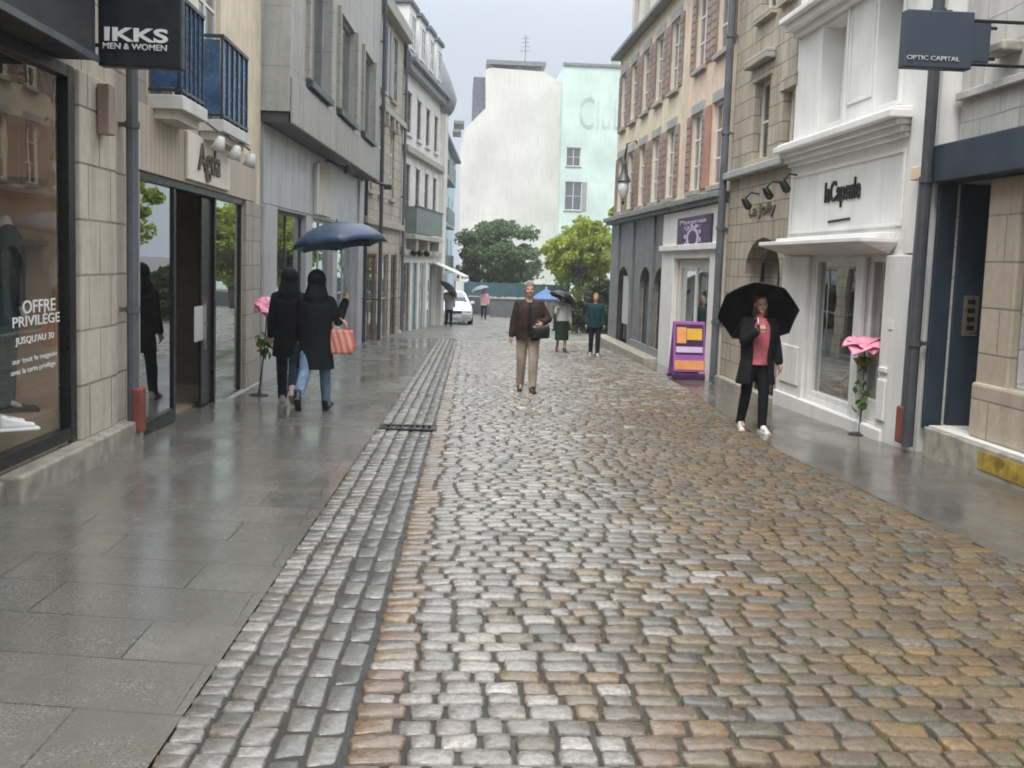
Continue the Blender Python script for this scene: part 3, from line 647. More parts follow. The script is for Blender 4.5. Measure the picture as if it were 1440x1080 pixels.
# ---- left 4: old stone house
def left4():
    F=LD; r=bld('stone_house','narrow weathered granite house with tall pale windows between the grey shopfront and the white house',F,3.5)
    sc=[1.0,2.9,4.8]; up=[(c-.42,c+.42,6.55,8.5) for c in sc]; mid=[(c-.42,c+.42,3.5,5.6) for c in sc]
    shop=[(.7,2.5,-1.0,1.75),(3.1,4.6,-1.0,1.75),(5.1,6.3,-1.0,1.75)]
    wall_mb(F,.03,6.98,-1.3,9.2,up+mid+shop,rev=.12,back=7).build('wall','stone_old',r)
    fill_windows(r,F,up,sill='stone_pale',frame='white_paint',rev=.06); fill_windows(r,F,mid,sill='stone_pale',lintel='stone_pale',rev=.06)
    for w in up: B(F,r,'shutter','curtain_grey',(w[0]-.42,w[0]-.03,w[2],w[3],.01,.05),(w[1]+.03,w[1]+.42,w[2],w[3],.01,.05))
    for z in(5.95,2.55): B(F,r,'string_course','stone_pale',(.0,7,z,z+.2,.0,.14),bevel=.02)
    for c in sc:
        B(F,r,'corbel','stone_pale',(c-.5,c-.32,5.55,5.92,.0,.16),(c+.32,c+.5,5.55,5.92,0,.16),bevel=.02)
    for i,w in enumerate(shop): window(r,F,w,d=-.06,nx=2,ny=2,frame=('timber_frame','grey_trim','pipe_dark')[i],gl='shop_glass',name='shop_window',curtain='curtain_grey' if i==0 else None)
    B(F,r,'cornice','stone_pale',(.0,7,8.75,9.15,.0,.28),bevel=.03)
    m=MB(); m.hexa([F.W(0,9.2,.22),F.W(7,9.2,.22),F.W(7,9.2,-7),F.W(0,9.2,-7),F.W(0,11.2,-1.2),F.W(7,11.2,-1.2),F.W(7,11.2,-6),F.W(0,11.2,-6)]); m.build('roof','roof_slate',r)
    B(F,r,'plinth','stone_old',(2.52,3.08,-1.3,-.35,.0,.08)); pipe(r,F,6.85,-.8,8.7,.1,.05,'pipe_grey'); pipe(r,F,.12,-.7,8.7,.1,.05,'pipe_dark')
    return r
# ---- left 5: white house with slate mansard, dormers and a green balcony
def left5():
    F=LE; r=bld('white_corner_house','white rendered corner house with slate mansard roof, dormers and a green-panelled balcony',F,4)
    sc=[1.0,2.9,4.8,6.7]; a2=[(c-.40,c+.40,5.95,7.35) for c in sc]; a1=[(c-.40,c+.40,3.0,4.9) for c in sc]; gf=[(.4,1.9,-1.35,1.5),(2.3,3.3,-1.4,1.5),(3.8,5.1,-1.4,1.5),(5.6,7.2,-1.4,1.5)]
    wall_mb(F,.03,8.18,-1.6,8.2,a2+a1+gf,rev=.12,back=8).build('wall','white_render',r)
    fill_windows(r,F,a2,frame='timber_frame',rev=.05,sill='white_render',lintel='white_render'); fill_windows(r,F,a1,frame='timber_frame',rev=.05,lintel='white_render')
    B(F,r,'string_course','stone_pale',(.0,8.2,5.25,5.5,.0,.2),bevel=.03); B(F,r,'string_course','stone_pale',(.0,8.2,1.75,1.95,0,.16),bevel=.02)
    B(F,r,'cornice','slate_ledge',(-.1,8.3,8.2,8.36,-.2,.42),(-.1,8.25,7.95,8.2,0,.26),bevel=.02)
    m=MB(); m.hexa([F.W(-.05,8.37,.25),F.W(8.25,8.37,.25),F.W(8.25,8.37,-7),F.W(-.05,8.37,-7),F.W(-.05,11.,-1.1),F.W(7.6,11.,-1.1),F.W(7.6,11.,-6),F.W(-.05,11.,-6)]); m.build('roof','roof_slate',r)
    for c in sc:
        q=B(F,r,'dormer','white_paint',(c-.62,c+.62,8.6,10.2,-1.2,.05)); window(q,F,(c-.42,c+.42,8.75,9.95),d=.10,nx=2,ny=2,frame='white_paint')
        B(F,q,'dormer_roof','roof_slate',(c-.72,c+.72,10.2,10.34,-1.3,.16),bevel=.02)
    s=B(F,r,'balcony','stone_pale',(.6,6.6,2.32,2.5,.0,.40),bevel=.02); B(F,s,'railing_panel','green_panel',(.75,6.5,2.55,3.45,.36,.39),(.72,.75,2.55,3.45,.0,.36)); B(F,s,'handrail','pipe_dark',(.7,6.55,3.45,3.5,.32,.42))
    for c in(1.2,3.6,6.0): B(F,s,'bracket','stone_pale',(c-.1,c+.1,1.96,2.31,.0,.35))
    for i,w in enumerate(gf): window(r,F,w,d=-.06,nx=2,ny=1,frame=('timber_frame','teal_paint','white_paint','white_paint')[i],gl='shop_glass',name='shop_window')
    B(F,r,'door_leaf','teal_paint',(2.34,2.78,-1.38,1.45,-.055,-.02))
    for i,c in enumerate((.9,2.1,3.5)): MB().ell(F.W(c,1.85,.3),(.12,.12,.12)).build('lamp','black_metal',r,smooth=True)
    # rounded corner turret with its curved eave
    c=F.W(8.3,0,-.35); MB().lathe([(.6,-1.6),(.6,8.0),(.7,8.2),(.6,9.0),(.3,9.7),(.02,10.2)],c,20).build('corner_turret','pale_render',r,smooth=False)
    MB().lathe([(.7,7.7),(.84,7.95),(.92,8.3),(.7,9.0),(.35,9.8),(.02,10.4)],c,20).build('turret_roof','slate_ledge',r,smooth=True)
    pipe(r,F,8.0,-1.2,8,.14,.07,'lamp_white')
    m=MB(); x=F.W(7.6,1.55,.1); y=F.W(7.9,.55,1.35); 
    m.hexa([F.W(6.6,1.50,.02),F.W(8.1,1.50,.02),F.W(8.1,.95,1.3),F.W(6.6,.95,1.3),F.W(6.6,1.55,.02),F.W(8.1,1.55,.02),F.W(8.1,1.0,1.3),F.W(6.6,1.0,1.3)]); m.build('awning','awning_white',r)
    return r
# ---- far left: pale blue flats with balconies
def left6():
    F=Fac((-1.2,58),(-.35,76),(1,0)); r=bld('balcony_flats','pale blue block of flats with stacked dark balconies far down the street',F,6)
    wins=[(c,c+1.2,z,z+1.9) for c in(2.,6.,10.,14.) for z in(1.2,4.0,6.75)]
    wall_mb(F,0,18,-2,8.9,wins,back=9).build('wall','pale_blue_render',r); fill_windows(r,F,wins,ny=1)
    for z in(1.0,3.8,6.55):
        s=B(F,r,'balcony','concrete',(1.2,8.5,z-.15,z,.0,.55)); B(F,s,'railing_panel','green_panel',(1.2,8.5,z+.05,z+.95,.5,.54),(1.2,1.24,z+.05,z+.95,.0,.5))
    B(F,r,'roof','roof_slate',(-.3,18.3,8.9,9.1,-9,.4))
left1(); left2(); left3(); left4(); left5(); left6()
# ---- right 2: white-painted boutique
def right2():
    F=RA; r=bld('white_boutique','white-painted narrow boutique with moulded cornice, hooded shop window and dark script lettering',F,6.4)
    sw=(6.05,7.58,-.10,1.82); dw=(5.26,5.84,-.14,1.82); r1=(6.9,7.72,3.6,4.95); r0=(5.3,5.92,3.6,4.95)
    wall_mb(F,4.30,8.74,-.6,9,[sw,dw,r1,r0],rev=.34,back=8).build('wall','white_paint',r)
    for w in(r1,r0): 
        B(F,r,'shutter_panel','white_paint',(w[0]+.004,w[1]-.004,w[2]+.004,w[3]-.004,-.33,-.27))
        B(F,r,'panel_moulding','white_paint',(w[0]-.07,w[0]-.004,w[2]-.06,w[3]+.06,-.01,.025),(w[1]+.004,w[1]+.07,w[2]-.06,w[3]+.06,-.01,.025),(w[0]-.004,w[1]+.004,w[2]-.06,w[2]-.004,-.01,.025),bevel=.006)
    B(F,r,'panel_moulding','white_paint',(6.05,6.78,3.75,3.79,.0,.02),(6.05,6.09,3.79,4.85,.0,.02),(6.74,6.78,3.79,4.85,.0,.02),bevel=.004)
    B(F,r,'cornice','white_paint',(4.95,8.74,3.14,3.20,.0,.06),(4.92,8.74,3.20,3.27,.0,.13),(4.88,8.74,3.27,3.33,.0,.20),(4.82,8.74,3.33,3.42,.0,.30),(4.86,8.74,3.42,3.46,.0,.24),bevel=.012)
    B(F,r,'upper_cornice','white_paint',(4.8,8.74,5.0,5.08,.0,.1),(4.75,8.74,5.08,5.18,.0,.22),(4.7,8.74,5.18,5.26,.0,.32),bevel=.012)
    B(F,r,'fascia_moulding','white_paint',(5.0,8.65,2.98,3.02,.0,.025),(5.0,8.65,2.16,2.20,.0,.025),(5.0,5.04,2.2,2.98,.0,.025),(8.61,8.65,2.2,2.98,.0,.025),bevel=.006)
    m=MB(); a,b=5.08,8.72
    m.hexa([F.W(a+.15,1.84,.02),F.W(b-.1,1.84,.02),F.W(b-.1,1.86,.06),F.W(a+.15,1.86,.06),F.W(a,1.97,.0),F.W(b,1.97,.0),F.W(b,1.97,.42),F.W(a,1.97,.42)]); m.fbox(F,a,b,1.972,2.03,.0,.44); m.fbox(F,a+.05,b-.05,2.033,2.09,.0,.2)
    m.build('hood','white_paint',r,bevel=.01)
    B(F,r,'window_frame','white_paint',(5.84,6.05,-.2,1.82,-.05,.05),(7.50,7.58,-.1,1.82,-.12,-.02),(6.05,6.11,-.1,1.82,-.12,-.02),(6.11,7.5,-.1,-.02,-.12,-.02),(6.11,7.5,1.76,1.82,-.12,-.02),(5.26,5.31,-.14,1.82,-.12,-.02),(5.79,5.84,-.14,1.82,-.12,-.052),(5.31,5.79,1.76,1.82,-.12,-.02),(5.31,5.79,-.14,.12,-.12,-.03),bevel=.008)
    B(F,r,'shop_pane','shop_glass',(6.11,7.5,-.02,1.76,-.085,-.075)); B(F,r,'shop_pane','shop_glass',(5.31,5.79,.12,1.76,-.085,-.075))
    B(F,r,'display_back','white_render',(5.2,7.7,-.2,1.9,-1.0,-.96)); B(F,r,'display_floor','pale_render',(5.2,7.7,-.22,-.1,-.95,-.16)); B(F,r,'display_side','pale_render',(7.62,7.66,-.1,1.84,-.95,-.15)); B(F,r,'drape','cloth_pink',(5.34,5.42,.15,1.76,-.6,-.5),(5.5,5.58,.9,1.76,-.75,-.7))
    B(F,r,'plinth','white_paint',(5.0,8.7,-.6,-.16,.0,.10),bevel=.015)
    B(F,r,'pilaster','white_paint',(4.34,5.2,-.6,1.83,.0,.07),(7.66,8.70,-.6,1.83,.0,.06),bevel=.012); B(F,r,'pilaster_panel','white_paint',(4.95,5.15,-.05,.42,.07,.10),(4.95,5.15,.5,.56,.07,.1),(7.8,8.55,.0,.55,.06,.085),bevel=.01)
    B(F,r,'pilaster','white_paint',(4.34,4.84,1.85,9,.0,.05),bevel=.01)
    text('laCapsule',F,6.75,2.64,.012,1,'letter_black',r,bold=.012,depth=.02,fit=(1.15,.36),sx=1); 
    m=MB(); m.hexa([F.W(7.15,2.27,.003),F.W(6.45,2.29,.003),F.W(6.45,2.29,.02),F.W(7.15,2.27,.02),F.W(7.15,2.30,.003),F.W(6.45,2.315,.003),F.W(6.45,2.315,.02),F.W(7.15,2.30,.02)]); m.build('underline','letter_black',r)
    B(F,r,'door_number','letter_white',(4.9,5.0,1.0,1.1,.07,.08))
right2()
def arch_spandrel(F,s0,s1,zs,zt,d,rev,mb,n=10):
    """wall above an arch: fills the rectangle s0..s1, zs..zt outside a half ellipse"""
    c=(s0+s1)/2; a=(s1-s0)/2; h=zt-zs; pts=[(c+a*math.cos(math.pi*i/n),zs+h*math.sin(math.pi*i/n)*.995) for i in range(n+1)]
    for (x0,y0),(x1,y1) in zip(pts,pts[1:]):
        mb.quad(F.W(x0,y0,d),F.W(x0,zt,d),F.W(x1,zt,d),F.W(x1,y1,d)); mb.quad(F.W(x0,y0,d),F.W(x1,y1,d),F.W(x1,y1,d-rev),F.W(x0,y0,d-rev))
# ---- right 3: stone house with the arched shop
def right3():
    F=RA; r=bld('arched_stone_house','narrow brown granite house with an arched shop opening and black spot lamps',F,10.4)
    ar=(8.98,10.78,-.45,2.15); w1=[(9.95,10.75,3.42,4.72),(8.80,9.30,3.45,4.35)]; w2=[(9.9,10.7,5.75,7.2),(8.9,9.5,5.75,7.2)]
    mb=wall_mb(F,8.78,11.92,-.7,9.5,[ar]+w1+w2,rev=.35,back=8); arch_spandrel(F,8.98,10.78,1.55,2.15,0,.35,mb); mb.build('wall','stone_old',r)
    fill_windows(r,F,w1+w2,frame='white_paint',rev=.14,ny=2,lintel='stone_old',sill='stone_old')
    B(F,r,'hood_mould','stone_pale',(9.75,10.95,4.95,5.1,.0,.16),bevel=.02); B(F,r,'ledge','grey_trim',(8.78,11.92,3.2,3.33,.0,.16),bevel=.02)
    w=window(r,F,(8.98,10.78,-.42,2.14),d=-.28,nx=2,ny=1,frame='black_metal',gl='shop_glass',name='shop_window'); B(F,r,'display_back','curtain_white',(9.0,10.75,-.4,2.1,-.7,-.65))
    text('La Jolly',F,10.0,2.58,.012,1,'letter_bronze',r,bold=.01,depth=.02,fit=(1.35,.24))
    for px,py in((1050,281),(1080,266),(1104,256)):
        c=F.at(px,py,.2); m=MB(); m.tube([F.W(c[0],c[1]+.1,.0),F.W(c[0],c[1]+.12,.14),F.W(c[0],c[1],.24)],.015,6); m.cap(F.W(c[0],c[1],.24),F.W(c[0]-.02,c[1]-.1,.18),.05,.065); m.build('spot_lamp','black_metal',r,smooth=True)
    B(F,r,'doorstep','step_stone',(8.8,11.8,-.75,-.30,.0,.14),bevel=.02)
right3()
# ---- right 4: peach house over the white shop, cream house over the grey arcade
def right4():
    F=RA
    r=bld('peach_house','peach rendered house with red and brown shutters above a small white shop',F,14)
    c1=[12.85,14.5]; w=[(c-.42,c+.42,z,z+1.58) for z in(3.2,5.68) for c in c1]; op=(12.65,15.55,-.42,1.78)
    mb=wall_mb(F,11.95,15.86,-.9,7.75,w+[op],rev=.12,back=8); mb.build('wall','peach_render',r)
    fill_windows(r,F,w,frame='white_paint',sill='stone_pale',shutter='shutter_brown',shut_skip=(0,),lintel='grey_trim',rev=.05)
    B(F,r,'shutter','shutter_red',(13.42,13.80,3.2,4.78,.01,.05),label='faded red open shutter')
    B(F,r,'ledge','slate_ledge',(11.95,15.88,2.84,2.92,.0,.20),(11.95,15.88,2.92,3.03,.0,.28),bevel=.015)
    B(F,r,'shopfront','white_paint',(11.97,12.62,-.9,2.82,.0,.12),(15.58,16.75,-.95,2.82,.0,.12),(12.62,15.58,1.82,2.82,.0,.12),(11.97,16.75,1.98,2.10,.12,.2),(12.62,15.58,-.9,-.44,.0,.12),bevel=.012)
    window(r,F,op,d=-.02,nx=2,ny=1,frame='white_paint',gl='shop_glass',fw=.16,curtain='curtain_grey',name='shop_window')
    B(F,r,'eave','slate_ledge',(11.9,15.88,7.75,7.87,-.3,.26),bevel=.02)
    aw=[(c-.4,c+.4,8.3,9.6) for c in c1]; wall_mb(F,11.95,15.86,7.96,10.2,aw,rev=.15,back=6,d=-.25).build('attic_wall','pale_render',r); fill_windows(r,F,aw,d=-.25,frame='grey_trim')
    pipe(r,F,11.93,-.45,9,.13,.07,'pipe_grey'); 
    r=bld('cream_house','cream rendered house with brown shutters above a grey arcade of arched openings',F,20)
    c2=[16.85,18.5,20.15,21.8,23.35]; w=[(c-.40,c+.40,z,z+1.58) for z in(3.2,5.62) for c in c2]
    gf=[]
    for x0,y0,x1,y1 in((871,372,884,470),(903,372,913,496),(923,374,936,506)): q=F.rect(x0,y0,x1,y1); gf.append((q[0],q[1],F.gz(q[0])+.05,1.62))
    mb=wall_mb(F,15.88,24.2,-1.2,7.75,w+gf,rev=.12,back=8)
    mb.build('wall','cream_render',r)
    wall=MB(); wall_mb(F,16.78,24.22,-1.2,2.83,gf,rev=.1,back=0,d=.05,mb=wall)
    for q in gf: arch_spandrel(F,q[0],q[1],1.62-(q[1]-q[0])*.4,1.62,.05,.3,wall)
    wall.build('arcade','grey_shop_paint',r)
    for q in gf: window(r,F,q,d=-.06,nx=1,ny=1,frame='pipe_dark',gl='shop_glass',name='arcade_window',fw=.08)
    q=gf[0]; B(F,r,'poster','paper',(q[0]+.12,q[0]+(q[1]-q[0])*.75,.0,1.35,-.055,-.05))
    fill_windows(r,F,w,frame='white_paint',sill='stone_pale',shutter='shutter_brown',lintel='grey_trim',rev=.05)
    B(F,r,'ledge','slate_ledge',(15.9,24.4,2.84,2.92,.0,.22),(15.9,24.45,2.92,3.04,.0,.30),bevel=.015); B(F,r,'eave','slate_ledge',(15.9,24.5,7.75,7.87,-.3,.26),bevel=.02)
    aw=[(c-.4,c+.4,8.3,9.6) for c in c2]; wall_mb(F,15.9,24.0,7.96,10.2,aw,rev=.15,back=6,d=-.25).build('attic_wall','pale_render',r); fill_windows(r,F,aw,d=-.25,frame='grey_trim')
    B(F,r,'terrace_step','step_stone',(16.8,24.3,-1.2,-.48,.06,.42),bevel=.03); B(F,r,'arcade_plinth','slate_ledge',(16.8,20.3,-1.2,-.3,.05,.12))
    for c in(18.,20.6,22.8): B(F,r,'arcade_pilaster','grey_shop_paint',(c-.12,c+.12,-.5,2.82,.05,.11),bevel=.01)
right4()
# ---- right 1: navy shopfront under pale stone
def right1():
    F=RA; D=-.2; r=bld('navy_shop','pale stone building with a navy shopfront, recessed navy door and stone pillar',F,2.5)
    X=lambda px,d: F.at(px,430,d)[0]
    a,b,c=X(1336,D),X(1385,D+.06),X(1430,D+.06); dr=(b,a,.05,2.57); sw=(-1.5,c,.62,2.57)
    wall_mb(F,-3,4.26,-.5,9,[dr,sw],rev=.55,back=7,d=D).build('wall','stone_white',r)
    B(F,r,'stone_pillar','stone_block',(c,b,.06,2.56,D+.003,D+.10),bevel=.02); B(F,r,'pillar_base','stone_block',(-1,b,.06,.60,D+.003,D+.14),bevel=.03)
    B(F,r,'fascia','navy_paint',(-3,4.2,2.57,2.95,D,.10),bevel=.012); B(F,r,'fascia','navy_paint',(a,4.24,.0,2.57,D,.0),bevel=.01); B(F,r,'string_course','stone_white',(-3,4.25,3.42,3.5,D,D+.08),bevel=.01)
    d=B(F,r,'door','navy_paint',(b+.02,a-.02,.06,2.55,-.68,-.62)); B(F,d,'door_panel','navy_paint',(b+.12,a-.12,.15,.75,-.62,-.59),(b+.12,a-.12,.85,2.4,-.62,-.59),bevel=.01); B(F,d,'handle','steel',(b+.13,b+.17,1.0,1.25,-.59,-.54))
    B(F,r,'door_jamb','navy_paint',(a-.08,a-.005,.06,2.56,-.6,D-.02)); B(F,r,'intercom','brass_panel',(a-.095,a-.082,1.0,1.42,-.46,-.30),bevel=.004)
    m=MB()
    for k in range(4): m.fbox(F,a-.102,a-.094,1.06+.09*k,1.11+.09*k,-.42,-.34)
    m.build('intercom_button','black_metal',r)
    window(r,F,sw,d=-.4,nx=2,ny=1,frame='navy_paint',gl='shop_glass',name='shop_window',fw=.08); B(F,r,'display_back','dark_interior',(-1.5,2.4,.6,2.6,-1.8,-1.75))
    B(F,r,'doorstep','step_stone',(-2,4.05,-.5,.045,D,.06),bevel=.015); B(F,r,'step_edge','white_render',(-2,4.0,.047,.065,D,.03)); B(F,r,'kerb_paint','yellow_paint',(-2,2.95,-.17,.0,.061,.07))
    B(F,r,'stone_corbel','peach_render',(4.27,4.55,2.62,2.76,-.02,.16),bevel=.01)
    pipe(r,F,4.22,-.2,6,.14,.06,'pipe_dark'); a=MB(); a.tube([F.W(4.45,-.2,.1),F.W(4.42,1.2,.11),F.W(4.4,2.6,.1)],.03,8); a.build('cable_conduit','pipe_grey',r); B(F,r,'pipe_boot','rust_red',(4.36,4.5,-.2,.2,.06,.16),bevel=.02)
    uw=(1.2,2.6,4.4,6.); window(r,F,uw,d=D+.06,nx=2,ny=2,frame='white_paint'); B(F,r,'window_hood','step_stone',(3.2,3.6,3.72,3.82,D,D+.2),bevel=.02)
right1()
# ---- signs
def xplane(Y): return Fac((-20,Y),(20,Y),(0,-1))
def blade_sign(name,label,Y,px,mat,wall,thick=.12,top=None,cat='sign'):
    F=xplane(Y); s0,s1,z0,z1=F.rect(*px)
    if top: z1=top
    r=empty(name,F.W((s0+s1)/2,z0),0,label,cat); B(F,r,'panel',mat,(s0,s1,z0,z1,-thick,0),bevel=.012)
    e=wall+20
    for z in(z0+.12*(z1-z0),z1-.12*(z1-z0)): MB().tube([F.W(s1-.02 if e>s1 else s0+.02,z,-thick/2),F.W(e,z,-thick/2)],.016,8).build('bracket','black_metal',r)
    return r,F,(s0,s1,z0,z1)
r,F,q=blade_sign('projecting_sign','black projecting shop sign lettered in white beside the black fascia, left side',8.4,(137,0,255,97),'sign_black',-3.15,top=4.5)
for body,px,py,w,h,b in(('IKKS',192,49.5,84,18.5,.03),('MEN & WOMEN',190,66,84,8,.006)):
    c=F.at(px,py); text(body,F,c[0],c[1],.006,1,'letter_white',r,bold=b,fit=(w*8.4/1400,h*8.4/1400))
r,F,q=blade_sign('projecting_sign','large navy projecting sign with a line of small pale lettering, high on the right',8.6,(1276,12,1366,98),'navy_sign',5.0)
c=F.at(1312,82); text('OPTIC CAPITAL',F,c[0],c[1],.006,1,'paper',r,fit=(76*8.6/1400,6*8.6/1400))
blade_sign('projecting_sign','smaller blank navy projecting sign fixed to the pale stone behind the large one',9.3,(1342,28,1391,88),'navy_sign',5.0)
def shop_plaque():
    F=RA; s0,s1,z0,z1=F.rect(955,308,1000,349,.14); r=empty('shop_sign',F.W((s0+s1)/2,z0,.13),0,'dark purple square sign with a pale round emblem on the white shop','sign')
    B(F,r,'panel','purple_print',(s0,s1,z0,z1,.122,.17),bevel=.01); c=(s0+s1)/2; w=s1-s0; h=z1-z0
    text('Phonemax',F,c,z1-.16*h,.178,1,'poster_lilac',r,fit=(w*.8,h*.14)); text('CLINIC',F,c,z1-.33*h,.178,1,'poster_lilac',r,fit=(w*.5,h*.09))
    m=MB()
    n=20; o=F.W(c,z0+.34*h,.173); x=F.u; 
    for i in range(n):
        a,b=2*math.pi*i/n,2*math.pi*(i+1)/n; P=lambda t,k:o+x*(math.cos(t)*k*w)+Vector((0,0,math.sin(t)*k*w*.42))
        m.quad(P(a,.13),P(b,.13),P(b,.19),P(a,.19))
        if i%2==0: m.quad(P(a,.21),P(b,.21),P(b,.26),P(a,.26))
    m.build('emblem','poster_lilac',r,fix=False)
shop_plaque()
def a_board():
    g=ground(970,534); Y=g.y; F=xplane(Y); s0,s1,_,_=F.rect(947,520,991,525); zb=gz(Y); z1=F.at(970,453)[1]; r=empty('pavement_sign',(g.x,Y,zb),0,'purple and yellow A-frame pavement sign in front of the white shop','sign')
    m=MB(); t=.03
    def P(s,k,d=0.):  # leaning panel point: k = 0 bottom .. 1 top
        return F.W(s,zb+.02+(z1-zb-.02)*k,.0)+Vector((0,.20*k-d,0))
    def slab(a,b,k0,k1,d0,d1,mm): mm.hexa([P(a,k0,d0),P(b,k0,d0),P(b,k0,d1),P(a,k0,d1),P(a,k1,d0),P(b,k1,d0),P(b,k1,d1),P(a,k1,d1)])
    w=s1-s0
    slab(s0,s1,.12,1,0,t,m); m.build('front_panel','poster_purple',r,bevel=.006)
    for nm,mt,a,b,k0,k1 in(('poster','purple_print',.06,.94,.42,.95),('poster_picture','poster_yellow',.42,.9,.68,.88),('poster_picture','poster_orange',.1,.4,.62,.9),('poster_band','poster_lilac',.08,.92,.46,.56),('poster_band','poster_orange',.04,.96,.16,.32)):
        mm=MB(); slab(s0+w*a,s0+w*b,k0,k1,t+.002,t+.006+(.004 if nm!='poster' else 0),mm); mm.build(nm,mt,r)
    mm=MB(); mm.hexa([F.W(s0,zb+.02,0)+Vector((0,.46,0)),F.W(s1,zb+.02,0)+Vector((0,.46,0)),F.W(s1,zb+.02,0)+Vector((0,.49,0)),F.W(s0,zb+.02,0)+Vector((0,.49,0)),F.W(s0,z1,0)+Vector((0,.2,0)),F.W(s1,z1,0)+Vector((0,.2,0)),F.W(s1,z1,0)+Vector((0,.23,0)),F.W(s0,z1,0)+Vector((0,.23,0))]); mm.build('back_panel','poster_purple',r)
    B(F,r,'foot','purple_print',(s0-.02,s1+.02,zb,zb+.12,-.05,.06),(s0-.02,s1+.02,zb,zb+.08,-.52,-.44),bevel=.02)
a_board()
# ---- wall lantern on the cream house corner
def lantern():
    Y=27.; F=xplane(Y); c=F.at(877,258); x=c[0]-20; z=c[1]; r=empty('wall_lantern',(x,Y,z-.5),0,'black wall lantern on a scroll bracket at the far corner of the cream house','street lamp')
    MB().tube([(x+.5,Y,z+.75),(x+.28,Y,z+1.15),(x+.05,Y,z+1.05),(x,Y,z+.6)],.03,8).build('bracket','black_metal',r,smooth=True)
    MB().lathe([(.02,.75),(.03,.6),(.06,.52),(.07,.36),(.10,.26),(.20,.06),(.18,.04)],(x,Y,z),12).build('cap','pipe_dark',r)
    MB().lathe([(.15,.05),(.14,-.2),(.09,-.36),(.04,-.46)],(x,Y,z),12).build('globe','lamp_glass',r,smooth=True)
    MB().lathe([(.03,-.46),(.05,-.5),(.01,-.58)],(x,Y,z),8).build('finial','black_metal',r)
lantern()
# ---- far buildings closing the view
def far():
    F=xplane(96.); pt=lambda x,y:F.W(*F.at(x,y))
    r=empty('gable_building',F.W(F.at(720,400)[0],-1.64),0,'tall windowless off-white gable wall closing the street beyond the trees','building')
    pts=[(646,470),(647,208),(655,180),(683,152),(683,98),(690,95),(766,101),(770,105),(806,126),(810,130),(806,470)]
    MB().prism([pt(*p) for p in pts],(0,14,0)).build('wall','gable_render',r)
    F2=xplane(96.6); m=MB(); s0,s1,z0,z1=F2.rect(666,108,683,158); m.fbox(F2,s0,s1,z0-1,z1,-8,0); m.build('roof_slope','roof_slate',r)
    s0,s1,z0,z1=F.rect(684,92,766,99); m=MB(); m.fbox(F,s0,s1+.1,z0+.35,z0+.75,-3,.15); m.build('parapet','slate_ledge',r)
    for x,w in((693,6),(731,8),(758,6)):
        q=F.at(x,92); MB().fbox(F,q[0]-w*.035,q[0]+w*.035,q[1]-.4,q[1]+.45,-1.2,-.3).build('chimney','concrete',r)
    q=F.at(739,95); m=MB(); m.tube([F.W(q[0],q[1]-.3,-1),F.W(q[0],q[1]+3.2,-1)],.05,6)
    for k in range(4): m.tube([F.W(q[0]-.5+.06*k,q[1]+1.7+.4*k,-1),F.W(q[0]+.5-.06*k,q[1]+1.75+.4*k,-1)],.035,5)
    m.build('aerial','slate_ledge',r)
    m=MB(); q=F.at(644,172); m.fbox(F,q[0]-.4,q[0]+.6,q[1]-.15,q[1]+.15,-4,.2); q=F.at(641,184); m.fbox(F,q[0]-.3,q[0]+.5,q[1]-.1,q[1]+.15,-4,.2); m.build('eave','slate_ledge',r)
    F=xplane(94.); a=F.at(797,300)[0]; b=F.at(905,300)[0]; zt=F.at(840,94)[1]
    r=empty('mint_building',F.W((a+b)/2,-1.64),0,'mint green rendered building with two windows and large painted graffiti near its roof','building')
    wins=[F.rect(797,207,816,234),F.rect(795,255,817,296)]; s=F.at(807,130)[0]; zc=F.at(800,160)[1]
    a=min(a,wins[1][0]-.5)
    wall_mb(F,a,b,-2.5,zt,wins,rev=.25,back=12).build('wall','mint_render',r); fill_windows(r,F,wins,frame='white_paint',ny=2,sill='grey_trim',curtain='curtain_grey'); 
    B(F,r,'shutter','curtain_grey',(wins[1][1]+.03,wins[1][1]+.45,wins[1][2],wins[1][3],.01,.06)); B(F,r,'parapet','slate_ledge',(a-.1,b,zt,zt+.25,-.4,.15))
    c=F.at(846,160); text('Club',F,c[0],c[1],.012,1,'graffiti',r,bold=-.0,name='graffiti',fit=(62*94/1400,44*94/1400))
    q=F.at(868,88); B(F,r,'chimney','concrete',(q[0]-.3,q[0]+.3,zt,zt+.9,-2,-1.2))
far()
# ------------------------------------------------------------------ trees, hedge, boundary
def leaf_cloud(pts,size,name,mat,parent,jit=.35,down=.3):
    """many small leaf blades around the given points"""
    m=len(pts); pts=np.array(pts); org=np.array(ORG[parent.name]) if parent else np.zeros(3)
    a=RNG.normal(size=(m,3)); a/=np.linalg.norm(a,axis=1)[:,None]; a[:,2]-=down; b=RNG.normal(size=(m,3)); b-=a*(np.sum(a*b,1)/np.sum(a*a,1))[:,None]; b/=np.linalg.norm(b,axis=1)[:,None]; a/=np.linalg.norm(a,axis=1)[:,None]
    s=size*RNG.uniform(.6,1.35,(m,1)); c=np.cross(a,b)
    V=np.stack([pts-a*s,pts+b*s*.5+c*s*.12,pts+a*s,pts-b*s*.5+c*s*.12],1).reshape(-1,3)-org
    F=np.arange(4*m).reshape(-1,4); me=bpy.data.meshes.new(name); me.from_pydata(V.tolist(),[],F.tolist()); me.materials.append(MATS[mat]); o=bpy.data.objects.new(name,me); link(o,parent); ORG[o.name]=Vector(org); return o
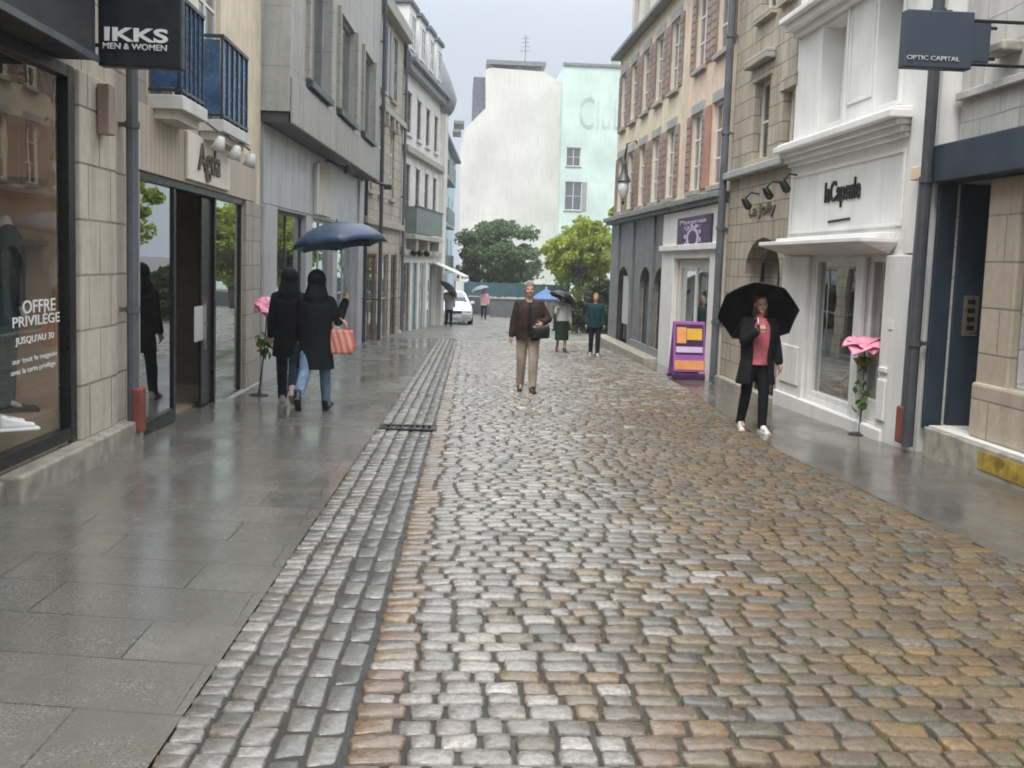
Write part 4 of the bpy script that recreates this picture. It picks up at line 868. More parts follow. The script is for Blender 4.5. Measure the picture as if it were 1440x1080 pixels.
def tree(name,label,base,h,crown_z,rx,rz,mat,nclump,nleaf,size,lean=0.,group=None):
    r=empty(name,base,0,label,'tree',group); b=Vector(base); rnd=random.Random(sum(map(ord,label)))
    m=MB(); top=b+Vector((lean,0,h*.55)); m.tube([b-Vector((0,0,.1)),b+Vector((lean*.3,0,h*.2)),b+Vector((lean*.7,0,h*.4)),top],[.17,.14,.11,.07],10)
    pts=[]; cc=b+Vector((lean,0,crown_z))
    for i in range(nclump):
        while True:
            q=Vector((rnd.uniform(-1,1),rnd.uniform(-1,1),rnd.uniform(-1,1)))
            if .15<q.length<1: break
        q=q.normalized()*rnd.uniform(.62,.92) if rnd.random()<.6 else q*.7
        c=cc+Vector((q.x*rx,q.y*rx,q.z*rz)); cr=rnd.uniform(.20,.42)*rx*.75
        if i<9:
            s=b+Vector((lean*.6,0,h*rnd.uniform(.25,.45))); mid=(s+c)/2+Vector((0,0,.15)); m.tube([s,mid,c],[.06,.04,.015],6)
        k=nleaf//nclump
        d=RNG.normal(size=(k,3)); d/=np.linalg.norm(d,axis=1)[:,None]; d*=(RNG.random((k,1))**.45)*cr*np.array([1,1,.75]); pts.extend((np.array(c)+d).tolist())
    m.build('trunk','bark',r,smooth=True); leaf_cloud(pts,size,'crown',mat,r); return r
def at_depth(px,py,Y):
    d=ray(px,py); return EYEP+d*(Y/d.y)
def gp(px,Y): p=at_depth(px,400,Y); return (p.x,Y,gz(Y))
tree('leafy_tree','broad dark green tree in front of the off-white gable wall',gp(702,66),6.2,3.85,2.95,2.6,'leaf_dark',80,19000,.13)
tree('leafy_tree','bright yellow-green tree in fresh leaf in front of the mint building',gp(816,58),5.9,3.75,2.25,2.5,'leaf_bright',110,24000,.12)
tree('leafy_tree','tree seen only as a reflection in the glass doors, right of the grey arcade',(9.5,43,gz(43)),7,4.6,2.9,2.9,'leaf_bright',60,9000,.16)
tree('leafy_tree','darker tree reflected in the glass doors, far right beyond the cream house',(15,50,gz(50)),8,5.2,3.6,3.2,'leaf_hedge',60,9000,.18)
def hedge(name,label,x0,x1,Y,y1,dep,h,mat,n,size):
    a=gp(x0,Y); b=gp(x1,Y); r=empty(name,((a[0]+b[0])/2,Y,gz(Y)),0,label,'hedge'); pts=[]
    for i in range(n):
        t=random.random(); x=a[0]+(b[0]-a[0])*t; hh=h*(1+.12*math.sin(x*3.1)+.1*noise.noise(Vector((x*2,Y,1)))); k=random.random()
        z=hh*(random.random()**.6); pts.append((x,Y+random.uniform(0,dep)+.08*math.sin(z*9+x*5),gz(Y)+z))
    leaf_cloud(pts,size,'foliage',mat,r); m=MB()
    for i in range(12):
        x=a[0]+(b[0]-a[0])*(i+.5)/12; m.tube([(x,Y+dep*.5,gz(Y)-.05),(x+.05,Y+dep*.5,gz(Y)+h*.7)],.03,5)
    m.build('stem','bark',r); return r
hedge('clipped_hedge','dark clipped hedge behind the walkers on the right',783,872,38,0,.9,1.15,'leaf_hedge',9000,.075)
hedge('leafy_shrub','loose dark green shrub above the clipped hedge beside the grey arcade',826,905,44,0,1.3,2.0,'leaf_hedge',5000,.10)
def boundary():
    Y=60.; F=xplane(Y); a,b=F.at(640,410)[0],F.at(800,410)[0]; z0=gz(Y); zt=F.at(700,398)[1]
    r=empty('site_hoarding',F.W((a+b)/2,z0),0,'teal painted hoarding under the dark green tree','fence')
    m=MB(); k=9
    for i in range(k): m.fbox(F,a+(b-a)*i/k+.01,a+(b-a)*(i+1)/k-.01,z0+1.15,zt,-.05+.02*(i%2),.02*(i%2))
    m.build('board','teal_hoarding',r)
    for i in range(k+1): B(F,r,'post','teal_hoarding',(a+(b-a)*i/k-.05,a+(b-a)*i/k+.05,z0,zt+.05,-.16,-.06))
    Y=57.; F=xplane(Y); a,b=F.at(690,430)[0],F.at(800,430)[0]; z0=gz(Y); zt=F.at(700,421)[1]
    r=empty('low_wall',F.W((a+b)/2,z0),0,'low dark grey wall in front of the teal hoarding','wall'); B(F,r,'wall','dark_wall',(a,b,z0-.1,zt,-.3,0)); B(F,r,'coping','slate_ledge',(a-.05,b+.05,zt,zt+.1,-.36,.06),bevel=.02)
    F=xplane(63.); m=empty('park_wall',F.W(20,gz(63)),0,'long dark planted bank behind the trees','wall'); B(F,m,'wall','dark_wall',(8,22,-2,-.6,-.4,0),(22,34,-2,-.75,-.4,0))
boundary()
# ------------------------------------------------------------------ umbrellas
def umbrella(name,label,top,axis,rad,depth,mat,shaft_len,handle='black_metal',cat='umbrella',n=8,ribmat='black_metal',spin=0.,group=None):
    """top: ferrule base; axis: from handle towards the top"""
    top=Vector(top); ax=Vector(axis).normalized(); r=empty(name,tuple(top-ax*shaft_len),0,label,cat,group)
    q=Vector((0,0,1)).rotation_difference(ax).to_matrix(); m=MB(); K=6; A=n*6; vs=[]
    def P(t,th):
        f=(th/(2*math.pi)*n)%1; sag=4*f*(1-f)
        rr=rad*math.sin(t*1.32)/math.sin(1.32)*(1-.075*sag*t**1.5); z=-depth*(1-math.cos(t*1.45))/(1-math.cos(1.45))*(1-.02*sag)+.03*rad*sag*t*t*(1 if t<.99 else 1)
        return top+q@Vector((rr*math.cos(th+spin),rr*math.sin(th+spin),z))
    b=len(m.v); m.v.append(top.copy())
    for i in range(1,K+1):
        for k in range(A): m.v.append(P(i/K,2*math.pi*k/A))
    for k in range(A): m.f.append((b,b+1+k,b+1+(k+1)%A)); m.m.append(0)
    for i in range(K-1):
        for k in range(A): m.f.append((b+1+i*A+k,b+1+(i+1)*A+k,b+1+(i+1)*A+(k+1)%A,b+1+i*A+(k+1)%A)); m.m.append(0)
    c=m.build('canopy',mat,r,smooth=True,solid=.004)
    MB().tube([top-ax*shaft_len,top+ax*.01],.008,8).build('shaft','steel',r,smooth=True)
    MB().tube([top-ax*(shaft_len+.11),top-ax*(shaft_len-.02)],.016,10).build('handle',handle,r,smooth=True); MB().tube([top,top+ax*.05],[.012,.005],8).build('ferrule',ribmat,r,smooth=True)
    for k in range(n):
        th=2*math.pi*k/n; off=ax*-.008; mm=MB(); mm.tube([P(i/K,th)+off for i in range(1,K+1)],.0035,5); mm.tube([top-ax*min(.30,shaft_len*.5),P(.5,th)+off],.003,5); mm.build('rib',ribmat,r)
    return r
# ------------------------------------------------------------------ people
def V3(*a): return Vector(a)
def skel(H,legs,arms,lean=0.,turn=0.,headpitch=0.):
    """joints of a person facing +Y, feet on z=0. legs: (thigh,knee) degrees left,right; arms: (elbow,wrist) points relative to the shoulder or (swing,abd,bend)"""
    k=H/1.75; L1,L2,AN=.435*k,.425*k,.085*k; J={}
    hz=0
    for th,kn in legs:
        a=R(th); c=R(th-kn); hz=max(hz,L1*math.cos(a)+L2*math.cos(c)+AN)
    for nm,sx,(th,kn) in(('l',-1,legs[0]),('r',1,legs[1])):
        a=R(th); c=R(th-kn); h=V3(sx*.092*k,0,hz); kk=h+V3(0,L1*math.sin(a),-L1*math.cos(a)); an=kk+V3(0,L2*math.sin(c),-L2*math.cos(c))
        J['hip'+nm],J['knee'+nm],J['ank'+nm]=h,kk,an
    s,c=math.sin(R(lean)),math.cos(R(lean)); up=V3(0,s,c); P=V3(0,0,hz); J['pelvis']=P; J['up']=up; J['k']=k
    J['chest']=P+up*.33*k; J['neck']=P+up*.55*k; J['head']=P+up*.70*k+V3(0,.015*k,0); J['hz']=hz
    for nm,sx,ar in(('l',-1,arms[0]),('r',1,arms[1])):
        sh=P+up*.480*k+V3(sx*.168*k,0,0); J['sh'+nm]=sh
        if len(ar)==2: el,wr=sh+V3(*ar[0])*k,sh+V3(*ar[1])*k
        else:
            sw,ab,be=map(R,ar); d=V3(sx*math.sin(ab),math.sin(sw)*math.cos(ab),-math.cos(sw)*math.cos(ab)); el=sh+d*.29*k
            f=V3(sx*math.sin(ab)*.6,math.sin(sw+be),-math.cos(sw+be)).normalized(); wr=el+f*.255*k
        J['el'+nm],J['wr'+nm]=el,wr
    return J
def hand(mb,J,nm,curl=.5,side=1):
    k=J['k']; w=J['wr'+nm]; d=(w-J['el'+nm]).normalized(); ref=V3(-1,0,0)*side if nm=='r' else V3(1,0,0)*side
    pn=(ref-d*ref.dot(d)).normalized(); x=d.cross(pn)   # pn: palm normal; x: towards the thumb side or back
    if x.y<0: x=-x
    mb.cap(w-d*.01*k,w+d*.06*k,.026*k,.033*k); mb.cap(w+d*.03*k+x*.02*k,w+d*.07*k+x*.022*k,.022*k,.02*k)
    for i,(o,l) in enumerate(((.031,.074),(.011,.084),(-.010,.078),(-.030,.062))):
        b=w+d*.075*k+x*o*k; c1=b+(d*math.cos(curl*.6)+pn*math.sin(curl*.6))*l*.5*k; c2=c1+(d*math.cos(curl*1.7)+pn*math.sin(curl*1.7))*l*.5*k
        mb.cap(b-d*.02*k,c1,.0095*k,.0088*k,8); mb.cap(c1,c2,.0088*k,.0075*k,8)
    b=w+d*.025*k+x*.03*k; c1=b+(d*.6+x*.65+pn*.35).normalized()*.042*k; c2=c1+(d*.85+pn*.5+x*.1).normalized()*.032*k; mb.cap(b,c1,.013*k,.011*k,8); mb.cap(c1,c2,.011*k,.009*k,8)
def human(name,label,loc,face,H,legs,arms,wear,lean=0.,vox=.0065,hcurl=(.5,.5),headturn=0.,skin='skin_light',hair='hair_dark',group=None):
    """face: world heading in degrees, 0 looks along +Y (away from the camera), 180 looks at the camera"""
    r=empty(name,(loc[0],loc[1],gz(loc[1])),R(-face) if face else 1e-5,label,'person',group); J=skel(H,legs,arms,lean); k=J['k']; up=J['up']; hd=J['head']
    rot=Euler((0,0,R(headturn))).to_matrix(); hp=lambda x,y,z: hd+rot@V3(x*k,y*k,z*k)
    b=MB()
    b.ell(hp(0,-.005,.03),(.075*k,.093*k,.092*k)); b.ell(hp(0,.02,-.035),(.060*k,.072*k,.075*k)); b.ell(hp(0,.05,-.085),(.036*k,.034*k,.03*k)); b.cap(hp(0,.088,.012),hp(0,.105,-.022),.010*k,.015*k,8)
    b.ell(hp(0,.082,-.052),(.026*k,.012*k,.010*k)); 
    for s in(-1,1): b.ell(hp(s*.076,0,-.005),(.011*k,.02*k,.032*k)); b.ell(hp(s*.032,.075,.022),(.022*k,.014*k,.009*k)); b.ell(hp(s*.04,.06,-.03),(.024*k,.022*k,.026*k))
    b.cap(J['neck']-up*.02*k,hd-up*.06*k,.056*k,.052*k)
    P=J['pelvis']; b.cap(P+V3(-.05*k,0,0),P+V3(.05*k,0,0),.105*k); b.cap(P,J['chest'],.115*k,.125*k); b.cap(J['chest']+V3(-.06*k,0,.02),J['chest']+V3(.06*k,0,.02),.115*k); b.cap(J['chest'],J['neck']-up*.03*k,.11*k,.06*k)
    for n_,cu in(('l',hcurl[0]),('r',hcurl[1])):
        b.cap(J['neck']-up*.05*k,J['sh'+n_],.05*k,.052*k); b.cap(J['sh'+n_],J['el'+n_],.050*k,.038*k); b.cap(J['el'+n_],J['wr'+n_],.037*k,.025*k); hand(b,J,n_,cu)
        b.cap(J['hip'+n_],J['knee'+n_],.082*k,.054*k); b.cap(J['knee'+n_],J['ank'+n_],.053*k,.036*k); a=J['ank'+n_]; b.cap(a,a+V3(0,.12*k,-.05*k),.034*k,.024*k)
    body=remesh(b,'body',[skin,'eye_dark','lip'],r,vox,2)
    for p in body.data.polygons:
        c=p.center; q=rot.inverted()@(Vector(c)-hd)/k
        if q.y>.06 and q.z>-.1:
            if (abs(abs(q.x)-.031)<.013 and abs(q.z-.006)<.0065) : p.material_index=1
            elif abs(q.x)<.024 and abs(q.z+.053)<.007: p.material_index=2
    # hair
    if hair=='hood': pass
    elif hair:
        h=MB(); st=wear.get('hairstyle','short')
        h.ell(hp(0,-.022,.045),(.083*k,.095*k,.09*k)); h.ell(hp(0,-.05,.0),(.078*k,.065*k,.085*k))
        if st=='long':
            for s in(-1,1): h.cap(hp(s*.062,-.02,.03),hp(s*.072,-.005,-.13),.034*k,.03*k)
            h.cap(hp(0,-.06,0),hp(0,-.06,-.17),.07*k,.05*k); h.cap(hp(-.03,.055,.095),hp(.04,.055,.095),.022*k)
        elif st=='receding': h.v=[]; h.f=[]; h.m=[]; h.ell(hp(0,-.014,.05),(.084*k,.097*k,.085*k)); h.ell(hp(0,-.05,.0),(.08*k,.062*k,.08*k)); [h.ell(hp(s*.066,-.012,.0),(.020*k,.042*k,.045*k)) for s in(-1,1)]
        else: h.cap(hp(-.035,.05,.1),hp(.035,.05,.1),.022*k)
        remesh(h,'hair',hair,r,max(vox,.008),2)
    # trousers
    if wear.get('trousers'):
        t=MB(); w_=wear.get('tw',1.); t.cap(P+V3(-.055*k,-.01*k,.02*k),P+V3(.055*k,-.01*k,.02*k),.122*k); t.cap(P,P+up*.1*k,.125*k,.118*k)
        for n_ in'lr':
            kn,an=J['knee'+n_],J['ank'+n_]; hm=wear.get('hem',-.035)
            t.cap(J['hip'+n_],kn,.100*k*w_,.075*k*w_); t.tube([kn+(J['hip'+n_]-kn).normalized()*.05*k,kn,kn.lerp(an,.35),kn.lerp(an,.8),an+(kn-an).normalized()*hm*k],[.074*k*w_,.074*k*w_,.072*k*w_,.063*k*w_,.062*k*w_],12)
        remesh(t,'trousers',wear['trousers'],r,max(vox*1.3,.009),2)
    # shoes
    if wear.get('shoes'):
        for n_,(th,kn_) in(('l',legs[0]),('r',legs[1])):
            a=J['ank'+n_]; pit=R(min(0,(th-kn_))*.75) if a.z>.1*k else (R(14) if th>18 and kn_<8 else 0); M=Euler((pit,0,R(-7 if n_=='r' else 7))).to_matrix(); f=lambda x,y,z:a+M@V3(x*k,y*k,z*k); s=MB()
            s.cap(f(0,-.015,.035),f(0,-.02,-.045),.050*k,.047*k); s.cap(f(0,-.03,-.052),f(0,.12,-.058),.040*k,.036*k); s.cap(f(0,.06,-.055),f(0,.165,-.062),.043*k,.030*k); s.box(f(0,.065,-.078),(.040*k,.125*k,.011*k),M); s.cap(f(0,.0,.0),f(0,.10,-.045),.047*k,.036*k)
            remesh(s,'shoe',wear['shoes'],r,max(vox,.0075),2)
    # upper garment
    def torso(hem,grow,flare=0.,hi=.52,mat=None,nm='coat',sleeves=True,collar=True,cuff=.03,hood=False,open_=False):
        c=MB(); z0=hem; P0=V3(0,0,0); rings=[]; n=9
        for i in range(n):
            t=i/(n-1); z=z0+(hi*k-z0)*t   # relative to pelvis along up
            if z<=0: w=(.158+flare*min(1,-z/.4))*k; dd=(.125+flare*.8*min(1,-z/.4))*k
            else:
                q=z/(hi*k); w=(.150+.030*math.sin(min(1,q*1.05)*math.pi*.62)-.10*max(0,q-.80)/.20)*k; dd=(.115+.022*math.sin(q*math.pi)-.04*max(0,q-.86)/.14)*k
            cen=P+(up*z if z>0 else V3(0,0,z)); rings.append((cen,w+grow,dd+grow))
        if open_:
            m_=26; a0,a1=math.pi/2+open_,math.pi/2+2*math.pi-open_; b0=len(c.v)
            for cen,w,dd in rings:
                for j in range(m_+1):
                    th=a0+(a1-a0)*j/m_; c.v.append(cen+V3(w*math.cos(th),dd*math.sin(th),0)); 
                for j in range(m_+1):
                    th=a0+(a1-a0)*j/m_; c.v.append(cen+V3((w-.032)*math.cos(th),(dd-.032)*math.sin(th),0))
            M2=2*(m_+1)
            for i in range(n-1):
                o0,o1=b0+i*M2,b0+(i+1)*M2
                for j in range(m_):
                    c.f.append((o0+j,o0+j+1,o1+j+1,o1+j)); c.m.append(0); q=m_+1; c.f.append((o0+q+j,o1+q+j,o1+q+j+1,o0+q+j+1)); c.m.append(0)
                for j in(0,m_): c.f.append((o0+j,o1+j,o1+j+m_+1,o0+j+m_+1)); c.m.append(0)
            for o0 in(b0,b0+(n-1)*M2):
                for j in range(m_): c.f.append((o0+j,o0+j+1,o0+m_+2+j,o0+m_+1+j)); c.m.append(0)
        else: c.loft(rings,24)
        if sleeves:
            for n_ in'lr':
                sh,el,wr=J['sh'+n_],J['el'+n_],J['wr'+n_]; c.cap(J['neck']-up*.055*k+V3(0,-.01,0),sh-up*.012*k,.058*k,.060*k+grow*.3); c.cap(sh-up*.012*k,el,.060*k+grow*.35,.050*k+grow*.35); c.cap(el,wr-(wr-el).normalized()*cuff*k,.050*k+grow*.35,.040*k+grow*.35)
        if collar: c.cap(J['neck']-up*.05*k+V3(0,-.02*k,0),J['neck']+up*.02*k+V3(0,-.03*k,0),.068*k,.066*k)
        if hood: c.ell(hp(0,-.025,.03),(.118*k,.125*k,.135*k)); c.cap(hp(0,-.03,-.02),hp(0,-.035,-.185),.110*k,.155*k)
        return remesh(c,nm,mat,r,max(vox*1.4,.010),2)
    for g in wear.get('tops',[]): torso(**g)
    return r,J
def to_world(r,p): return r.matrix_basis@Vector(p)
def wp(r,p):
    a=r.rotation_euler.z; c,s=math.cos(a),math.sin(a); return Vector((r.location.x+c*p[0]-s*p[1],r.location.y+s*p[0]+c*p[1],r.location.z+p[2]))
# -- couple under the navy umbrella, walking away
g=ground(440,580)
w1,Jw=human('person','person from behind in hooded black coat and light jeans, raising a navy umbrella',(g.x+.02,g.y),4,1.76,((-22,34),(20,6)),((8,10,25),((.10,.02,-.25),(.16,.16,.0))),
  dict(trousers='denim_light',shoes='shoe_black',tw=.95,tops=[dict(hem=-.36,grow=.035,flare=.05,mat='cloth_black',nm='coat',hood=True,cuff=.02)]),lean=3,hair='hood',hcurl=(.6,1.25))
g2=ground(405,568)
w2,Jw2=human('person','person from behind in black jacket and dark jeans under the navy umbrella',(g2.x,g2.y),-4,1.77,((16,6),(-18,30)),((-6,9,22),(10,8,25)),
  dict(trousers='denim_dark',shoes='shoe_pink',tops=[dict(hem=-.30,grow=.03,flare=.03,mat='cloth_black',nm='coat',hood=True)]),lean=2,hair='hood')
hw=wp(w1,Jw['wrr']+V3(0,.03,.08)); top=at_depth(474,313,hw.y+.05); hw2=hw; ax=(top-hw2).normalized()
umbrella('umbrella','large navy umbrella held up over the couple in black coats',top,ax,.60,.30,'nylon_navy',(top-hw2).length,spin=.2)
def tote():
    e=wp(w1,Jw['elr']); r=empty('shoulder_bag',(e.x+.02,e.y-.02,e.z-.42),R(-8),"coral striped fabric bag hanging from the arm of the person in the hooded coat",'bag')
    m=MB(); n=10; rings=[]
    for i in range(n):
        t=i/(n-1); z=.02+.30*t; w=.19*(1-.12*(2*t-1)**2)+.01*math.sin(t*7); d=.075*(1-.5*t*t)+.01; rings.append((V3(.01*math.sin(t*5),0,z),w,d))
    m.loft(rings,22); b=m.build('bag_body','coral_stripe',r,smooth=True)
    for s in(-1,1):
        MB().tube([V3(-.11,.03*s,.31),V3(-.07,.03*s,.41),V3(0,.02*s,.47),V3(.07,.03*s,.41),V3(.11,.03*s,.31)],.010,8).build('strap','coral_stripe',r,smooth=True)
tote()
# -- man walking towards the camera
g=ground(740,551)
mn,Jm=human('person','man in brown jacket and beige trousers walking down the middle of the street',(g.x,g.y),180,1.72,((9,14),(-6,12)),((((-.14,.02,-.24)),(-.02,.22,-.31)),(-4,13,10)),
  dict(trousers='cloth_beige',shoes='shoe_black',hairstyle='receding',tw=1.05,hem=-.03,tops=[dict(hem=-.05,grow=.008,mat='cloth_navy',nm='shirt',sleeves=False,hi=.50,collar=True),dict(hem=-.10,grow=.04,flare=.0,mat='cloth_brown',nm='jacket',collar=False,hi=.505,open_=.10)]),lean=1,hair='hair_grey',hcurl=(1.2,.55))
def satchel():
    h=wp(mn,Jm['wrl']); p=Vector((h.x,h.y-.02,h.z-.08)); r=empty('shoulder_bag',(p.x,p.y,p.z-.14),R(4),'black bag held at the waist of the man in the brown jacket','bag')
    MB().loft([(V3(-.02,0,.0),.12,.035),(V3(-.02,0,.02),.15,.05),(V3(-.02,0,.16),.155,.05),(V3(-.02,0,.2),.13,.03)],20).build('bag_body','leather_black',r,smooth=True)
    MB().tube([V3(-.15,.0,.17),V3(-.1,.01,.27),V3(-.02,.03,.30),V3(.08,.01,.26),V3(.12,.0,.17)],.009,8).build('strap','leather_black',r,smooth=True)
satchel()
# -- woman with the black umbrella
g=ground(1058,607)
wo2,Jo=human('person','woman in pink top, open black coat and white shoes under a black umbrella',(g.x,g.y),176,1.62,((9,8),(-7,14)),((-3,16,12),((.05,.10,-.24),(-.06,.24,-.10))),
  dict(trousers='cloth_black',shoes='shoe_white',hairstyle='long',tw=.95,tops=[dict(hem=-.06,grow=.018,mat='cloth_pink',nm='blouse',sleeves=False,hi=.53,collar=False),dict(hem=-.29,grow=.045,flare=.07,mat='cloth_black',nm='coat',open_=.55)]),lean=2,hair='hair_auburn',hcurl=(.5,1.3))
hw=wp(wo2,Jo['wrr']+V3(0,.03,.05)); hc=wp(wo2,Jo['head']); top=at_depth(1065,424,hc.y+.13); ax=(top-hw).normalized()
umbrella('umbrella','black umbrella tilted back over the woman in the pink top',top,ax,.47,.24,'nylon_black',(top-hw).length,spin=.39)
# -- far walkers
g=ground(835,501); human('person','person in a dark teal jacket and black trousers beside the dark hedge',(g.x,g.y),185,1.56,((6,8),(-6,10)),((4,10,10),(-4,10,12)),dict(trousers='cloth_navy',shoes='shoe_mint',tops=[dict(hem=-.12,grow=.035,mat='cloth_teal',nm='jacket')]),vox=.012,hair='hair_fair')
g=ground(789,495); wf,Jf=human('person','woman in a white top and dark skirt carrying a dark umbrella, right of the man',(g.x,g.y),175,1.52,((8,6),(-8,12)),((4,10,15),((.06,.10,-.22),(-.02,.2,-.02))),dict(shoes='shoe_black',hairstyle='long',tops=[dict(hem=-.06,grow=.02,mat='cloth_white',nm='blouse'),dict(hem=-.50,grow=.022,flare=.03,hi=.08,mat='cloth_green',nm='skirt',sleeves=False,collar=False)]),vox=.012)
hw=wp(wf,Jf['wrr']); top=at_depth(795,411,hw.y+.05); umbrella('umbrella','black umbrella over the woman in the white top',top,(top-hw),.38,.20,'nylon_black',(top-hw).length)
g=ground(680,449); wk,Jk=human('person','distant person in a pink top and black trousers near the white car',(g.x,g.y),180,1.62,((10,6),(-10,14)),((4,12,15),((.06,.10,-.22),(-.02,.2,-.02))),dict(trousers='cloth_black',shoes='shoe_black',hairstyle='long',tops=[dict(hem=-.14,grow=.04,mat='cloth_rose',nm='coat')]),vox=.016)
hw=wp(wk,Jk['wrr']); top=at_depth(674,402,hw.y+.05); umbrella('umbrella','pale grey-blue umbrella of the distant person in pink',top,(top-hw),.50,.26,'nylon_grey',(top-hw).length)
g=ground(631,457.5); wb,Jb=human('person','distant person in dark clothes half hidden beside the white car',(g.x,g.y-.8),170,1.66,((4,6),(-4,8)),((4,8,10),((.06,.10,-.22),(-.02,.2,-.02))),dict(trousers='cloth_black',shoes='shoe_black',tops=[dict(hem=-.2,grow=.04,mat='curtain_grey',nm='coat')]),vox=.016)
hw=wp(wb,Jb['wrr']); top=at_depth(636,402,hw.y+.05); umbrella('umbrella','black umbrella beside the white car',top,(top-hw)+Vector((.12,0,0)),.50,.26,'nylon_black',(top-hw).length)
# -- blue parasol
def parasol():
    Y=52.; p=at_depth(768,414,Y); b=(p.x,Y,gz(Y)); r=empty('cafe_parasol',b,0,'blue café parasol behind the man, under the yellow-green tree','parasol')
    MB().tube([b,(p.x,Y,p.z+.4)],.03,8).build('pole','lamp_white',r); MB().lathe([(.75,-.3),(.78,-.22),(.36,.1),(.02,.3)],p,8).build('canopy','parasol_blue',r); MB().lathe([(.3,0),(.3,.08),(.05,.1)],b,12).build('base','concrete',r)
parasol()
# ------------------------------------------------------------------ white car
def car():
    g=ground(646,455); b=Vector((g.x-.42,g.y+.5,gz(g.y+.5))); r=empty('parked_car',tuple(b),R(6),'white car facing the camera beside the white corner house','car'); ORG[r.name]=Vector((0,0,0)); L,Wd=4.0,1.70
    st=[(-2.0,.30,.56,.66,.66),(-1.95,.22,.74,.70,.70),(-1.6,.2,.82,.80,.80),(-1.05,.2,.85,.90,.92),(-.85,.2,.85,.93,.98),(-.15,.2,.85,.95,1.42),(.3,.2,.85,.95,1.47),(1.2,.2,.85,.95,1.44),(1.75,.22,.83,.95,1.1),(1.98,.28,.72,.85,.88)]
    m=MB(); rings=[]; n=0
    for y,zb,w,zs,zr in st:
        wr=w*.74 if zr-zs>.2 else w*.9
        ring=[(-w*.9,zb),(-w,zb+.12),(-w,zs-.12),(-w*.95,zs),(-wr,(zr if zr-zs>.2 else zr)-.03),(-wr*.7,zr),(wr*.7,zr),(wr,zr-.03),(w*.95,zs),(w,zs-.12),(w,zb+.12),(w*.9,zb)]
        rings.append([V3(x,y,z) for x,z in ring]); n=len(ring)
    for q in rings: m.v.extend(q)
    for i in range(len(rings)-1):
        for k in range(n): m.f.append((i*n+k,i*n+(k+1)%n,(i+1)*n+(k+1)%n,(i+1)*n+k)); m.m.append(0)
    m.f.append(tuple(range(n))); m.m.append(0); e=(len(rings)-1)*n; m.f.append(tuple(range(e,e+n))[::-1]); m.m.append(0)
    b_=m.build('body','car_white',r,smooth=False,bevel=.03)
    MB().hexa([V3(-.66,-.80,1.0),V3(.66,-.80,1.0),V3(.66,-.78,1.0),V3(-.66,-.78,1.0),V3(-.52,-.22,1.42),V3(.52,-.22,1.42),V3(.52,-.18,1.42),V3(-.52,-.18,1.42)]).build('windscreen','window_glass',r)
    MB().hexa([V3(-.655,-.83,.99),V3(.655,-.83,.99),V3(.655,-.80,.985),V3(-.655,-.80,.985),V3(-.53,-.225,1.405),V3(.53,-.225,1.405),V3(.53,-.2,1.4),V3(-.53,-.2,1.4)]).build('screen_surround','pipe_dark',r)
    for s in(-1,1):
        MB().ell(V3(s*.56,-1.96,.63),(.16,.06,.075)).build('headlight','lamp_glass',r,smooth=True); MB().box(V3(s*.92,-.62,.98),(.09,.05,.06)).build('wing_mirror','car_white',r,bevel=.02)
        MB().hexa([V3(s*.84,-.55,.98),V3(s*.84,1.2,.98),V3(s*.80,1.2,.98),V3(s*.80,-.55,.98),V3(s*.68,-.12,1.36),V3(s*.68,1.05,1.38),V3(s*.64,1.05,1.38),V3(s*.64,-.12,1.36)]).build('side_window','window_glass',r)
        for y in(-1.25,1.25):
            q=Euler((0,R(90),0)).to_matrix(); w=MB().lathe([(.2,-.1),(.3,-.1),(.315,-.05),(.315,.05),(.3,.1),(.2,.1)],V3(s*.76,y,.31),20,q).build('wheel','tyre',r); MB().lathe([(.05,-.085),(.19,-.08),(.19,.08),(.05,.085)],V3(s*.77,y,.31),14,q).build('rim','steel',w)
    MB().box(V3(0,-1.985,.42),(.72,.05,.09)).build('bumper','bumper_grey',r,bevel=.02); MB().box(V3(0,-2.045,.42),(.26,.01,.055)).build('number_plate','letter_white',r); MB().box(V3(0,-1.99,.60),(.3,.03,.05)).build('grille','black_metal',r)
car()
def notice():
    Y=47.; F=xplane(Y); s0,s1,z0,z1=F.rect(641,395,652,412); r=empty('street_sign',F.W((s0+s1)/2,gz(Y)),0,'blank white board on a post above the white car','sign'); B(F,r,'panel','lamp_white',(s0,s1,z0-.25,z1,-.04,0)); MB().tube([F.W((s0+s1)/2,gz(Y),-.07),F.W((s0+s1)/2,z1,-.07)],.03,8).build('post','pipe_grey',r)
notice()
